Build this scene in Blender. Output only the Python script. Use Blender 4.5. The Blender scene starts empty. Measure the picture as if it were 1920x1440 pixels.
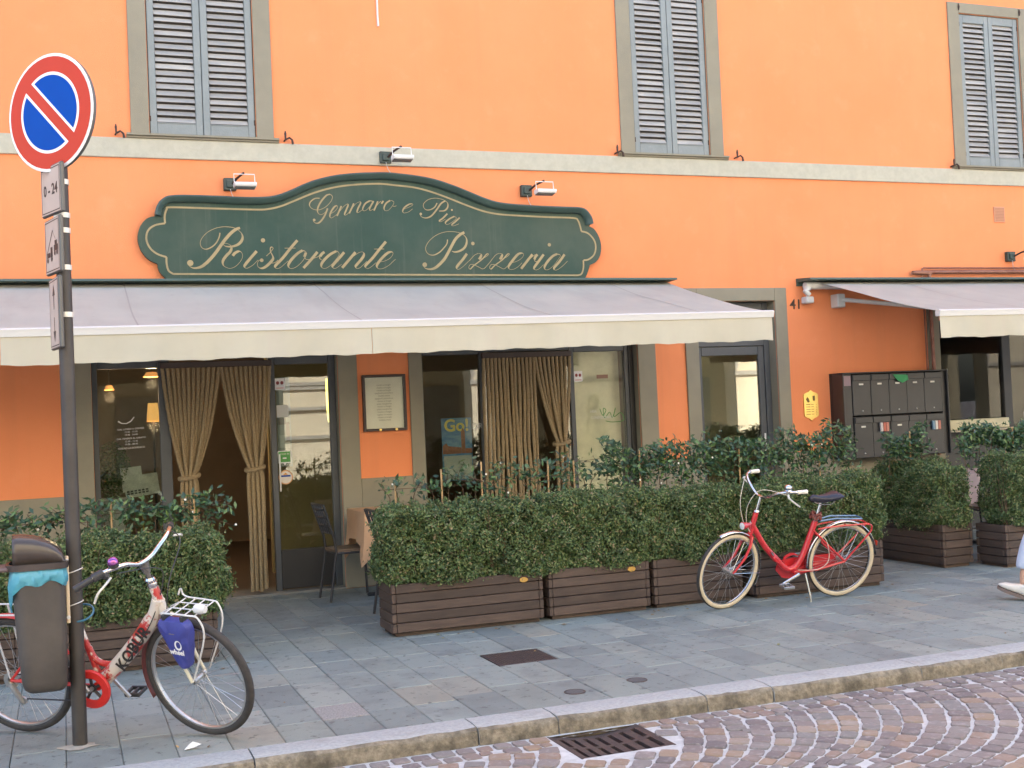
import bpy, math, random
import numpy as np
from mathutils import Matrix, Vector
rad = math.radians
random.seed(7); rng = np.random.default_rng(7)
SC = bpy.context.scene
COL = SC.collection

# ------------------------------------------------------------------ camera
def cam_axes(yaw, pitch, roll):
    cy, sy, cp, sp = math.cos(yaw), math.sin(yaw), math.cos(pitch), math.sin(pitch)
    fwd = Vector((sy*cp, cy*cp, sp)); right = Vector((cy, -sy, 0)); down = fwd.cross(right)
    c, s = math.cos(roll), math.sin(roll)
    return right*c + down*s, right*(-s) + down*c, fwd
cam = bpy.data.cameras.new('camera'); cam_o = bpy.data.objects.new('camera', cam); COL.objects.link(cam_o)
r_, d_, f_ = cam_axes(0.358879, 0.0253487, 0.0442553)
m = Matrix.Identity(4)
for i in range(3):
    m[i][0] = r_[i]; m[i][1] = -d_[i]; m[i][2] = -f_[i]
m[0][3], m[1][3], m[2][3] = 0.0, -11.32, 1.58
cam_o.matrix_world = m
cam.sensor_width = 36; cam.lens = 2251.86/1920*36
cam.clip_start = 0.05; cam.clip_end = 1500
SC.camera = cam_o

# ------------------------------------------------------------------ light: the sun stands behind the orange building
SUN_EL, SUN_AZ = rad(50), rad(14)          # azimuth from +Y towards +X
w = bpy.data.worlds.new('World'); SC.world = w; w.use_nodes = True
nt = w.node_tree; nt.nodes.clear()
sky = nt.nodes.new('ShaderNodeTexSky'); sky.sky_type = 'NISHITA'; sky.sun_disc = False
sky.sun_elevation = SUN_EL; sky.sun_rotation = SUN_AZ; sky.air_density = 1.0; sky.dust_density = 3.0; sky.ozone_density = 1.0
bg = nt.nodes.new('ShaderNodeBackground'); bg.inputs[1].default_value = 0.15
out = nt.nodes.new('ShaderNodeOutputWorld')
nt.links.new(sky.outputs[0], bg.inputs[0]); nt.links.new(bg.outputs[0], out.inputs[0])
sun = bpy.data.lights.new('sun', 'SUN'); sun.energy = 4.5; sun.angle = rad(0.5); sun.color = (1, .96, .90)
so = bpy.data.objects.new('sun', sun); COL.objects.link(so)
sd = Vector((math.sin(SUN_AZ)*math.cos(SUN_EL), math.cos(SUN_AZ)*math.cos(SUN_EL), math.sin(SUN_EL)))
so.rotation_euler = sd.to_track_quat('Z', 'Y').to_euler(); so.location = (0, 30, 40)
vs = SC.view_settings
SC.display_settings.display_device = 'sRGB'
vs.view_transform = 'Standard'; vs.look = 'None'; vs.gamma = 1; vs.exposure = 2.45; vs.use_curve_mapping = False

# ------------------------------------------------------------------ helpers: tags and objects
def tag(o, label=None, cat=None, group=None, kind=None):
    for k, v in (('label', label), ('category', cat), ('group', group), ('kind', kind)):
        if v: o[k] = v
    return o
def thing(name, label, cat, loc=(0,0,0), group=None, rot=None):
    o = bpy.data.objects.new(name, None); COL.objects.link(o); o.empty_display_size = .1
    o.location = loc
    if rot: o.rotation_euler = rot
    return tag(o, label, cat, group)
def wloc(o):
    v = Vector((0,0,0))
    while o is not None:
        v += o.location; o = o.parent
    return v
def link(name, me, parent=None, loc=(0,0,0), rot=None, scale=None):
    o = bpy.data.objects.new(name, me); COL.objects.link(o); o.parent = parent
    o.location = loc
    if rot: o.rotation_euler = rot
    if scale: o.scale = scale
    return o
def piece(name, me, parent, wpos, rot=None, scale=None):
    """a piece that shares its mesh; wpos in world axes"""
    return link(name, me, parent, Vector(wpos) - (wloc(parent) if parent else Vector((0,0,0))), rot, scale)

class MB:
    def __init__(s): s.v = []; s.f = []
    def add(s, vs, fs):
        b = len(s.v); s.v += [tuple(p) for p in vs]; s.f += [tuple(i+b for i in f) for f in fs]; return s
    def xf(s, M, start=0):
        s.v[start:] = [tuple(M @ Vector(p)) for p in s.v[start:]]; return s
    def box(s, x0, x1, y0, y1, z0, z1, b=0.0):
        if b <= 0:
            v = [(x,y,z) for x in (x0,x1) for y in (y0,y1) for z in (z0,z1)]
            return s.add(v, [(0,1,3,2),(4,6,7,5),(0,4,5,1),(2,3,7,6),(0,2,6,4),(1,5,7,3)])
        b = min(b, (x1-x0)*.45, (y1-y0)*.45, (z1-z0)*.45)
        L = ((x0,x1),(y0,y1),(z0,z1)); v = []; idx = {}
        for i in (0,1):
            for j in (0,1):
                for k in (0,1):
                    for ax in range(3):
                        p = []
                        for a,(q) in enumerate((i,j,k)):
                            c = L[a][q]
                            if a != ax: c += b if q == 0 else -b
                            p.append(c)
                        idx[(i,j,k,ax)] = len(v); v.append(tuple(p))
        f = []
        for ax in range(3):
            o = [a for a in range(3) if a != ax]
            for q in (0,1):
                ring = []
                for (c,d) in ((0,0),(1,0),(1,1),(0,1)):
                    t = [0,0,0]; t[ax] = q; t[o[0]] = c; t[o[1]] = d; ring.append(idx[(t[0],t[1],t[2],ax)])
                f.append(tuple(ring) if (q == 1) == (ax != 1) else tuple(reversed(ring)))
            # edges along ax
            for c in (0,1):
                for d in (0,1):
                    t0 = [0,0,0]; t0[o[0]] = c; t0[o[1]] = d; t1 = list(t0); t1[ax] = 1
                    f.append((idx[(*t0,o[0])], idx[(*t0,o[1])], idx[(*t1,o[1])], idx[(*t1,o[0])]))
        for i in (0,1):
            for j in (0,1):
                for k in (0,1): f.append((idx[(i,j,k,0)], idx[(i,j,k,1)], idx[(i,j,k,2)]))
        return s.add(v, f)
    def prism(s, poly, axis, a, b):
        """closed polygon (2D points) extruded along axis ('x','y','z') from a to b"""
        def P(p, t):
            return {'x': (t,p[0],p[1]), 'y': (p[0],t,p[1]), 'z': (p[0],p[1],t)}[axis]
        n = len(poly); v = [P(p,a) for p in poly] + [P(p,b) for p in poly]
        return s.add(v, [tuple(range(n-1,-1,-1)), tuple(range(n,2*n))] + [(i,(i+1)%n,n+(i+1)%n,n+i) for i in range(n)])
    def tube(s, pts, r, n=8, cap=True, closed=False):
        pts = [Vector(p) for p in pts]; N = len(pts)
        rs = r if isinstance(r, (list,tuple)) else [r]*N
        v = []; up = None
        for i,p in enumerate(pts):
            if closed: t = pts[(i+1)%N] - pts[i-1]
            else: t = pts[min(i+1,N-1)] - pts[max(i-1,0)]
            t = t.normalized() if t.length > 1e-9 else Vector((0,0,1))
            if up is None: up = Vector((0,0,1)) if abs(t.z) < .9 else Vector((1,0,0))
            a = t.cross(up)
            if a.length < 1e-6: a = t.cross(Vector((.3,.9,.1)))
            a.normalize(); b = t.cross(a).normalized(); up = a.cross(t)
            for k in range(n):
                q = 2*math.pi*k/n; v.append(tuple(p + a*(math.cos(q)*rs[i]) + b*(math.sin(q)*rs[i])))
        f = []
        for i in range(N if closed else N-1):
            for k in range(n):
                i2 = (i+1)%N; f.append((i*n+k, i*n+(k+1)%n, i2*n+(k+1)%n, i2*n+k))
        if cap and not closed: f += [tuple(range(n-1,-1,-1)), tuple(range((N-1)*n, N*n))]
        return s.add(v, f)
    def lathe(s, prof, n=24, c=(0,0,0), axis='z', cap=False):
        v = []; m = len(prof)
        for k in range(n):
            q = 2*math.pi*k/n; cs, sn = math.cos(q), math.sin(q)
            for (r,h) in prof:
                v.append({'z': (c[0]+r*cs, c[1]+r*sn, c[2]+h), 'y': (c[0]+r*cs, c[1]+h, c[2]+r*sn), 'x': (c[0]+h, c[1]+r*cs, c[2]+r*sn)}[axis])
        f = [(k*m+i, ((k+1)%n)*m+i, ((k+1)%n)*m+i+1, k*m+i+1) for k in range(n) for i in range(m-1)]
        if cap: f += [tuple(k*m for k in range(n)), tuple(k*m+m-1 for k in range(n-1,-1,-1))]
        return s.add(v, f)
    def mesh(s, name, mat, smooth=False, origin=(0,0,0)):
        me = bpy.data.meshes.new(name); o = origin
        me.from_pydata([(p[0]-o[0],p[1]-o[1],p[2]-o[2]) for p in s.v], [], s.f)
        me.materials.append(mat)
        import bmesh
        bm = bmesh.new(); bm.from_mesh(me); bmesh.ops.recalc_face_normals(bm, faces=bm.faces); bm.to_mesh(me); bm.free()
        if smooth:
            me.polygons.foreach_set('use_smooth', [True]*len(me.polygons))
            try: me.set_sharp_from_angle(angle=rad(40))
            except Exception: pass
        me.update(); return me
    def obj(s, name, mat, parent=None, smooth=False, local=False):
        """verts in world axes unless local; stored relative to the parent's origin"""
        o = (0,0,0) if (local or parent is None) else wloc(parent)
        return link(name, s.mesh(name, mat, smooth, o), parent)
def rawmesh(name, V, F, mat, smooth=False):
    """numpy verts (n,3) and faces (m,k)"""
    me = bpy.data.meshes.new(name); V = np.ascontiguousarray(V, np.float32); F = np.ascontiguousarray(F, np.int32); k = F.shape[1]
    me.vertices.add(len(V)); me.vertices.foreach_set('co', V.ravel())
    me.loops.add(F.size); me.loops.foreach_set('vertex_index', F.ravel())
    me.polygons.add(len(F)); me.polygons.foreach_set('loop_start', np.arange(0, F.size, k, dtype=np.int32))
    me.polygons.foreach_set('loop_total', np.full(len(F), k, np.int32))
    if smooth: me.polygons.foreach_set('use_smooth', [True]*len(F))
    me.materials.append(mat); me.update(calc_edges=True); return me
def catmull(pts, n=6, closed=False):
    P = [np.array(p, float) for p in pts]; N = len(P); o = []
    for i in range(N if closed else N-1):
        if closed: a,b,c,d = P[i-1],P[i],P[(i+1)%N],P[(i+2)%N]
        else: a,b,c,d = P[max(i-1,0)],P[i],P[i+1],P[min(i+2,N-1)]
        for k in range(n):
            t = k/n; o.append(.5*((2*b)+(c-a)*t+(2*a-5*b+4*c-d)*t*t+(3*b-a-3*c+d)*t**3))
    if not closed: o.append(P[-1])
    return [tuple(p) for p in o]
def TXT(name, body, size, M, mat, parent, ext=0.0006, align='CENTER', bold=0.0, space=1.0, sx=1.0):
    """flat lettering from the built-in font, placed by matrix M (text lies in its local XY plane)"""
    c = bpy.data.curves.new('txt', 'FONT'); c.body = body; c.size = size; c.align_x = align; c.align_y = 'CENTER'
    c.extrude = ext; c.offset = bold; c.space_character = space; c.resolution_u = 3
    o = bpy.data.objects.new('txt', c); COL.objects.link(o)
    me = bpy.data.meshes.new_from_object(o.evaluated_get(bpy.context.evaluated_depsgraph_get()))
    bpy.data.objects.remove(o)
    me.transform(M @ Matrix.Diagonal((sx,1,1,1)))
    if parent is not None: me.transform(Matrix.Translation(-wloc(parent)))
    me.materials.clear(); me.materials.append(mat); me.name = name
    return link(name, me, parent)
def FACE(x, y, z, tilt=0):    # text frame facing the street (-Y)
    return Matrix.Translation((x,y,z)) @ Matrix.Rotation(rad(90), 4, 'X') @ Matrix.Rotation(tilt, 4, 'Z')

# ------------------------------------------------------------------ materials (all procedural)
def M(name, col, rough=.6, metal=0.0, col2=None, scale=6, detail=5, bump=0.0, bscale=80, rnd=0.0, spec=.5, stretch=(1,1,1), lo=.35, hi=.65,
      isl=None, osrc=False, emit=0.0, trans=0.0, coat=0.0, dirt=None, dscale=2.0, dlo=.5, dhi=.75, dstretch=(1,1,1), rough2=None, hue=0.0, more=()):
    ma = bpy.data.materials.new(name); ma.use_nodes = True; n = ma.node_tree.nodes; L = ma.node_tree.links
    b = n['Principled BSDF']; b.inputs['Roughness'].default_value = rough; b.inputs['Metallic'].default_value = metal
    b.inputs['Specular IOR Level'].default_value = spec; b.inputs['Coat Weight'].default_value = coat
    geo = n.new('ShaderNodeNewGeometry'); cur = None
    def noise(sc, st, det=detail):
        mp = n.new('ShaderNodeMapping'); mp.inputs['Scale'].default_value = st; L.new(geo.outputs['Position'], mp.inputs[0])
        t = n.new('ShaderNodeTexNoise'); t.inputs['Scale'].default_value = sc; t.inputs['Detail'].default_value = det; t.inputs['Roughness'].default_value = .62
        L.new(mp.outputs[0], t.inputs[0]); return t.outputs[0]
    def mr(src, a, bb, c=0.0, d=1.0):
        t = n.new('ShaderNodeMapRange'); t.inputs[1].default_value = a; t.inputs[2].default_value = bb; t.inputs[3].default_value = c; t.inputs[4].default_value = d
        L.new(src, t.inputs[0]); return t.outputs[0]
    def mix(fac, A, B):
        t = n.new('ShaderNodeMix'); t.data_type = 'RGBA'
        L.new(fac, t.inputs[0])
        for q, ix in ((A,6),(B,7)):
            if isinstance(q, (tuple,list)): t.inputs[ix].default_value = (*q[:3],1)
            else: L.new(q, t.inputs[ix])
        return t.outputs[2]
    if col2 is not None:
        nf = mr(noise(scale, stretch), lo, hi); cur = mix(nf, col, col2)
        if rough2 is not None: L.new(mr(nf, 0, 1, rough, rough2), b.inputs['Roughness'])
    if isl is not None:      # a colour for each leaf / island
        rp = n.new('ShaderNodeValToRGB'); els = rp.color_ramp.elements
        while len(els) < len(isl): els.new(.5)
        for e, (p, c) in zip(els, isl): e.position = p; e.color = (*c,1)
        if osrc: L.new(n.new('ShaderNodeObjectInfo').outputs['Random'], rp.inputs[0])
        else: L.new(geo.outputs['Random Per Island'], rp.inputs[0])
        cur = rp.outputs[0]
    if dirt is not None:
        cur = mix(mr(noise(dscale, dstretch, 7), dlo, dhi), cur if cur is not None else col, dirt)
    for (dc, ds, da, db, dst, amt) in more:       # further stains: colour, scale, from, to, stretch, strength
        cur = mix(mr(noise(ds, dst, 6), da, db, 0, amt), cur if cur is not None else col, dc)
    if rnd or hue:
        oi = n.new('ShaderNodeObjectInfo'); hs = n.new('ShaderNodeHueSaturation')
        L.new(mr(oi.outputs['Random'], 0, 1, 1-rnd, 1+rnd), hs.inputs['Value'])
        if hue:
            mm = n.new('ShaderNodeMath'); mm.operation = 'FRACT'; m2 = n.new('ShaderNodeMath'); m2.operation = 'MULTIPLY'; m2.inputs[1].default_value = 7.31
            L.new(oi.outputs['Random'], m2.inputs[0]); L.new(m2.outputs[0], mm.inputs[0]); L.new(mr(mm.outputs[0], 0, 1, .5-hue, .5+hue), hs.inputs['Hue'])
        if cur is not None: L.new(cur, hs.inputs['Color'])
        else: hs.inputs['Color'].default_value = (*col,1)
        cur = hs.outputs[0]
    if cur is not None: L.new(cur, b.inputs['Base Color'])
    else: b.inputs['Base Color'].default_value = (*col,1)
    if bump:
        bp = n.new('ShaderNodeBump'); bp.inputs['Strength'].default_value = bump; bp.inputs['Distance'].default_value = .01
        L.new(noise(bscale, stretch), bp.inputs['Height']); L.new(bp.outputs[0], b.inputs['Normal'])
    if emit:
        L.new(cur, b.inputs['Emission Color']) if cur is not None else setattr(b.inputs['Emission Color'], 'default_value', (*col,1))
        b.inputs['Emission Strength'].default_value = emit
    if trans:
        tr = n.new('ShaderNodeBsdfTranslucent'); mx = n.new('ShaderNodeMixShader'); mx.inputs[0].default_value = trans
        if cur is not None: L.new(cur, tr.inputs[0])
        else: tr.inputs[0].default_value = (*col,1)
        o = n['Material Output']; L.new(b.outputs[0], mx.inputs[1]); L.new(tr.outputs[0], mx.inputs[2]); L.new(mx.outputs[0], o.inputs[0])
    return ma
def GLASS(name, tint=(.86,.9,.88), ior=1.55, rough=0.0):
    ma = bpy.data.materials.new(name); ma.use_nodes = True; n = ma.node_tree.nodes; L = ma.node_tree.links
    for q in list(n): n.remove(q)
    o = n.new('ShaderNodeOutputMaterial'); t = n.new('ShaderNodeBsdfTransparent'); t.inputs[0].default_value = (*tint,1)
    g = n.new('ShaderNodeBsdfGlossy'); g.inputs['Roughness'].default_value = rough; fr = n.new('ShaderNodeFresnel'); fr.inputs[0].default_value = ior
    mx = n.new('ShaderNodeMixShader'); L.new(fr.outputs[0], mx.inputs[0]); L.new(t.outputs[0], mx.inputs[1]); L.new(g.outputs[0], mx.inputs[2]); L.new(mx.outputs[0], o.inputs[0])
    return ma
m_wall = M('orange_stucco', (.80,.275,.118), .85, col2=(.76,.255,.105), scale=1.1, bump=.35, bscale=140, spec=.2, dirt=(.64,.235,.105), dscale=.9, dlo=.62, dhi=.9, dstretch=(1,1,.35), more=[((.60,.225,.105),2.2,.52,.75,(3,1,.10),.28),((.86,.36,.19),3.5,.56,.8,(1,1,1),.3),((.55,.20,.10),26,.66,.74,(1,1,1),.4)])
m_band = M('pale_stucco', (.46,.44,.345), .85, col2=(.41,.39,.31), scale=14, bump=.3, bscale=160, spec=.2)
m_trim = M('grey_stucco', (.27,.245,.18), .85, col2=(.24,.218,.162), scale=2.5, bump=.3, bscale=140, spec=.2, dirt=(.21,.19,.155), dscale=2, dlo=.55, dhi=.85)
m_shut = M('blue_grey_paint', (.232,.258,.252), .6, col2=(.19,.213,.21), scale=3, bump=.25, bscale=60, dirt=(.30,.31,.30), dscale=9, dlo=.6, dhi=.8)
m_slat = M('weathered_slat', (.40,.38,.345), .7, col2=(.29,.285,.275), scale=7, rnd=.12, bump=.3, bscale=60, stretch=(.4,1,1), dirt=(.33,.33,.32), dscale=20, dlo=.58, dhi=.75)
m_iron = M('dark_iron', (.035,.028,.025), .6, .3, col2=(.08,.04,.025), scale=30)
m_green = M('sign_green', (.018,.050,.037), .55, col2=(.024,.060,.045), scale=2.2, bump=.05, bscale=200, dirt=(.060,.078,.055), dscale=1.1, dlo=.5, dhi=.85, spec=.3, more=[((.085,.10,.07),.9,.47,.72,(1,1,.7),.55),((.10,.115,.085),5,.58,.78,(4,1,.15),.5)])
m_gmould = M('moulding_green', (.050,.088,.078), .5, col2=(.04,.07,.062), scale=5)
m_gold = M('gold_paint', (.32,.255,.125), .5, col2=(.25,.20,.10), scale=9)
m_ghouse = M('awning_green_metal', (.045,.085,.07), .5, col2=(.06,.09,.075), scale=4)
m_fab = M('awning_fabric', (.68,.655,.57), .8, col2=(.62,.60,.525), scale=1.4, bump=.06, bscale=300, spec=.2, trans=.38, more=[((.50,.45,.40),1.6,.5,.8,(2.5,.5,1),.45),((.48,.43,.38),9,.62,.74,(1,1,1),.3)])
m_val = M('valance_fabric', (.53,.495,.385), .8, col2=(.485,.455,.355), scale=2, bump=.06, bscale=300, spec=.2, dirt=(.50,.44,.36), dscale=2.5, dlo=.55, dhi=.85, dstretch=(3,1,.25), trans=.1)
m_wmetal = M('white_metal', (.62,.62,.60), .45, col2=(.55,.55,.53), scale=5)
m_frame = M('slate_frame', (.075,.082,.088), .5, col2=(.06,.066,.072), scale=3)
m_dark = M('dark_frame', (.028,.027,.026), .5)
m_glass = GLASS('window_glass', (.86,.9,.87), 1.72)
m_glassc = GLASS('clear_glass', (.95,.96,.95), 1.22)
m_glass41 = GLASS('door_glass', (.86,.87,.80), 1.85)
m_inwall = M('interior_plaster', (.26,.21,.15), .9, col2=(.22,.175,.125), scale=2)
m_infloor = M('interior_floor', (.12,.09,.07), .5)
m_rope = M('rope_chenille', (.38,.285,.165), .95, col2=(.27,.20,.115), scale=70, bump=.8, bscale=220, spec=.1)
m_wood = M('planter_wood', (.060,.040,.031), .6, col2=(.085,.057,.043), scale=7, stretch=(.5,.5,6), rnd=.25, bump=.4, bscale=40, spec=.4, more=[((.125,.085,.06),9,.55,.75,(.6,.6,3),.5),((.030,.018,.013),3,.5,.75,(1,1,1),.5)])
m_brass = M('brass', (.72,.52,.16), .3, .85, col2=(.62,.45,.15), scale=12)
m_soil = M('soil', (.03,.02,.014), .95, bump=.6, bscale=60)
m_box = M('box_leaf', (.05,.09,.03), .5, isl=[(0,(.060,.105,.042)),(.3,(.098,.165,.060)),(.58,(.145,.215,.078)),(.80,(.205,.265,.098)),(.93,(.28,.29,.13)),(.975,(.31,.25,.14)),(1,(.42,.32,.19))], trans=.3, spec=.45, dirt=(.050,.070,.030), dscale=7, dlo=.52, dhi=.72)
m_jas = M('jasmine_leaf', (.03,.08,.04), .35, isl=[(0,(.028,.062,.034)),(.4,(.045,.095,.045)),(.72,(.070,.135,.055)),(.92,(.125,.21,.070)),(1,(.18,.28,.085))], trans=.25, spec=.5)
m_twig = M('twig', (.09,.055,.03), .8)
m_bamboo = M('bamboo', (.44,.29,.13), .6, col2=(.36,.22,.10), scale=20)
m_flower = M('white_petal', (.75,.74,.66), .6)
# ================================================================== THE SETTING: street, kerb, pavement
RZ = -0.09            # road level; the pavement top is z = 0
COB = [(0,(.125,.108,.108)),(.22,(.165,.138,.132)),(.42,(.200,.172,.160)),(.6,(.165,.158,.152)),(.76,(.205,.150,.125)),(.88,(.245,.175,.120)),(1,(.255,.215,.18))]
m_cob = M('porphyry', (.2,.15,.14), .75, isl=COB, osrc=True, dirt=(.30,.27,.26), dscale=28, dlo=.52, dhi=.78, bump=.5, bscale=120)
m_cob2 = M('porphyry_joined', (.2,.15,.14), .75, isl=COB, dirt=(.30,.27,.26), dscale=28, dlo=.52, dhi=.78, bump=.5, bscale=120)
m_mort = M('pale_mortar', (.50,.505,.50), .9, col2=(.38,.385,.38), scale=18, bump=.6, bscale=90, dirt=(.27,.26,.25), dscale=5, dlo=.58, dhi=.8)
SLB = [(0,(.176,.200,.190)),(.25,(.205,.232,.218)),(.5,(.232,.262,.242)),(.68,(.212,.236,.212)),(.85,(.266,.288,.258)),(.955,(.246,.252,.216)),(1,(.264,.254,.208))]
SKW = dict(dirt=(.105,.11,.115), dscale=3.5, dlo=.52, dhi=.86, bump=.45, bscale=90, spec=.35, more=[((.075,.078,.075),17,.60,.635,(1,1,1),.7),((.27,.28,.27),5,.58,.8,(1,1,1),.5),((.11,.11,.105),1.3,.5,.72,(1,1,1),.45)])
m_slab = M('grey_stone', (.2,.22,.23), .62, isl=SLB, osrc=True, **SKW)
m_slab2 = M('grey_stone_joined', (.2,.22,.23), .62, isl=SLB, **SKW)
m_patch = M('rough_granite', (.34,.33,.31), .9, col2=(.20,.19,.18), scale=90, bump=1.0, bscale=120)
m_kerb = M('kerb_granite', (.36,.37,.36), .8, col2=(.28,.285,.28), scale=45, bump=.5, bscale=120, dirt=(.22,.215,.2), dscale=4, dlo=.55, dhi=.8)
m_kface = M('kerb_stained_face', (.295,.25,.178), .9, col2=(.14,.118,.085), scale=26, bump=1.0, bscale=60, dirt=(.085,.072,.05), dscale=6, dlo=.48, dhi=.66)
m_cast = M('cast_iron', (.055,.042,.042), .65, .4, col2=(.085,.062,.055), scale=25, bump=.3, bscale=120)
m_joint = M('dark_joint', (.075,.075,.075), .95, bump=.5, bscale=90)

def far_cobble():
    ma = bpy.data.materials.new('far_cobbles'); ma.use_nodes = True; n = ma.node_tree.nodes; L = ma.node_tree.links; b = n['Principled BSDF']
    g = n.new('ShaderNodeNewGeometry'); v = n.new('ShaderNodeTexVoronoi'); v.inputs['Scale'].default_value = 9; L.new(g.outputs['Position'], v.inputs['Vector'])
    e = n.new('ShaderNodeTexVoronoi'); e.feature = 'DISTANCE_TO_EDGE'; e.inputs['Scale'].default_value = 9; L.new(g.outputs['Position'], e.inputs['Vector'])
    r = n.new('ShaderNodeValToRGB'); L.new(v.outputs['Color'], r.inputs[0]); r.color_ramp.elements[0].color = (.13,.1,.1,1); r.color_ramp.elements[1].color = (.24,.18,.15,1)
    k = n.new('ShaderNodeMath'); k.operation = 'GREATER_THAN'; k.inputs[1].default_value = .07; L.new(e.outputs['Distance'], k.inputs[0])
    mx = n.new('ShaderNodeMix'); mx.data_type = 'RGBA'; L.new(k.outputs[0], mx.inputs[0]); mx.inputs[6].default_value = (.42,.43,.45,1); L.new(r.outputs[0], mx.inputs[7])
    L.new(mx.outputs[2], b.inputs['Base Color']); b.inputs['Roughness'].default_value = .85; return ma
m_far = far_cobble()

def cproj(x, y, z):
    q = Vector((x, y+11.32, z-1.58)); d = q.dot(f_)
    if d < .1: return None
    return 960 + 2251.86*q.dot(r_)/d, 720 + 2251.86*q.dot(d_)/d, d
GR = (2.28, 2.79, -5.97, -5.52)      # drain grate rectangle
def sheet(x0, x1, y0, y1, z):
    xs, ys = (x0,GR[0]+.006,GR[1]-.006,x1), (y0,GR[2]+.006,GR[3]-.006,y1); mb = MB()
    for i in range(3):
        for j in range(3):
            if (i,j) != (1,1): mb.add([(xs[i],ys[j],z),(xs[i+1],ys[j],z),(xs[i+1],ys[j+1],z),(xs[i],ys[j+1],z)], [(0,1,2,3)])
    return mb
street = tag(sheet(-220,220,-220,-5.3,RZ-.012).obj('street', m_far), kind='structure')
sheet(-1.5,8.2,-8.6,-5.4,RZ+.0015).obj('mortar_bed', m_mort, street)
def cobble_mesh(i):
    r = random.Random(100+i); N = 12; ring = []
    for k in range(N):
        c, s = [(.5,0),(.49,.40),(.40,.49),(0,.5),(-.40,.49),(-.49,.40),(-.5,0),(-.49,-.40),(-.40,-.49),(0,-.5),(.40,-.49),(.49,-.40)][k]
        q = 1+r.uniform(-.05,.05); ring.append((c*q+r.uniform(-.02,.02), s*q+r.uniform(-.02,.02)))
    mb = MB(); v = [(x,y,-.03) for x,y in ring] + [(x*.99,y*.99,.004) for x,y in ring] + [(x*.94,y*.94,.0100+r.uniform(-.0012,.0012)) for x,y in ring]
    f = [(k,(k+1)%N,N+(k+1)%N,N+k) for k in range(N)] + [(N+k,N+(k+1)%N,2*N+(k+1)%N,2*N+k) for k in range(N)]
    v.append((0,0,.0112)); f += [(2*N+k,2*N+(k+1)%N,3*N) for k in range(N)]
    return mb.add(v, f).mesh('cobble', m_cob)
cob_me = [cobble_mesh(i) for i in range(14)]
cobs = []; taken = []
def put_cob(x, y, a, sx, sy):
    if GR[0]-.05 < x < GR[1]+.05 and GR[2]-.05 < y < GR[3]+.05: return
    if y > -5.56+.001 and y > -5.545: return
    cobs.append((x, y, a, sx, sy))
x = -1.4
while x < 8:                                                        # straight row along the kerb
    wd = random.uniform(.09,.125); put_cob(x+wd/2, -5.575+random.uniform(-.004,.004), random.uniform(-.04,.04), wd-.016, random.uniform(.082,.094)); x += wd
occ = {}
def ok(x, y, r):
    for i in range(int((x-r)/.1)-1, int((x+r)/.1)+2):
        for j in range(int((y-r)/.1)-1, int((y+r)/.1)+2):
            for q in occ.get((i,j), ()):
                if (q[0]-x)**2+(q[1]-y)**2 < r*r: return False
    return True
def mark(x, y): occ.setdefault((int(x/.1), int(y/.1)), []).append((x,y))
for k in range(-34, 34):
    cx = 2.9 + (.065*k if k >= 0 else .13*k); R = 1.45 + (.065*k if k >= 0 else 0)
    th = math.asin(min(1,(5.64-5.3+.05)/R)) + random.uniform(0,.05)
    while th < (1.62 if k >= 0 else 1.12):
        sp = (.065*math.cos(th)+.065) if k >= 0 else .13*math.cos(th)
        tl = random.uniform(.10,.135); tm = th + tl/2/R
        x, y = cx + R*math.cos(tm), -5.3 - R*math.sin(tm)
        if -1.3 < x < 8 and y > -8.4 and ok(x, y, .062):
            put_cob(x, y, -tm + random.uniform(-.07,.07), max(.055, sp-.013+random.uniform(-.010,.004)), tl-.011); mark(x, y)
        th += tl/R
for i in range(90):                                                 # plain rows where the fans leave room
    for j in range(27):
        x, y = -1.3 + i*.104 + (j%2)*.05, -5.68 - j*.104
        if x < 7.9 and ok(x, y, .090):
            put_cob(x+random.uniform(-.008,.008), y, random.uniform(-.1,.1), .085, .085); mark(x, y)
for i in range(230):                                                # small stones in the gaps that are left
    for j in range(66):
        x, y = -1.3 + i*.04, -5.66 - j*.04
        if ok(x, y, .074):
            put_cob(x, y, random.uniform(-.5,.5), random.uniform(.05,.065), random.uniform(.045,.06)); mark(x, y)
def vis(c):
    p = cproj(c[0], c[1], RZ)
    return p is not None and -20 < p[0] < 1940 and -20 < p[1] < 1455
seen = sorted([c for c in cobs if vis(c)], key=lambda c: cproj(c[0],c[1],RZ)[2]); seen_s = set(seen[:300])
extra = MB()
for i, c in enumerate(cobs):
    me = cob_me[i % 14]; z = RZ + random.uniform(-.004,.002)
    if c in seen_s: link('cobble', me, street, (c[0],c[1],z), (random.uniform(-.03,.03),random.uniform(-.03,.03),c[2]), (c[3],c[4],1))
    else:
        T = Matrix.Translation((c[0],c[1],z)) @ Matrix.Rotation(c[2],4,'Z') @ Matrix.Diagonal((c[3],c[4],1,1))
        extra.add([T @ v.co for v in me.vertices], [tuple(p.vertices) for p in me.polygons])
tag(extra.obj('cobbles', m_cob2, street), kind='stuff')

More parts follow.
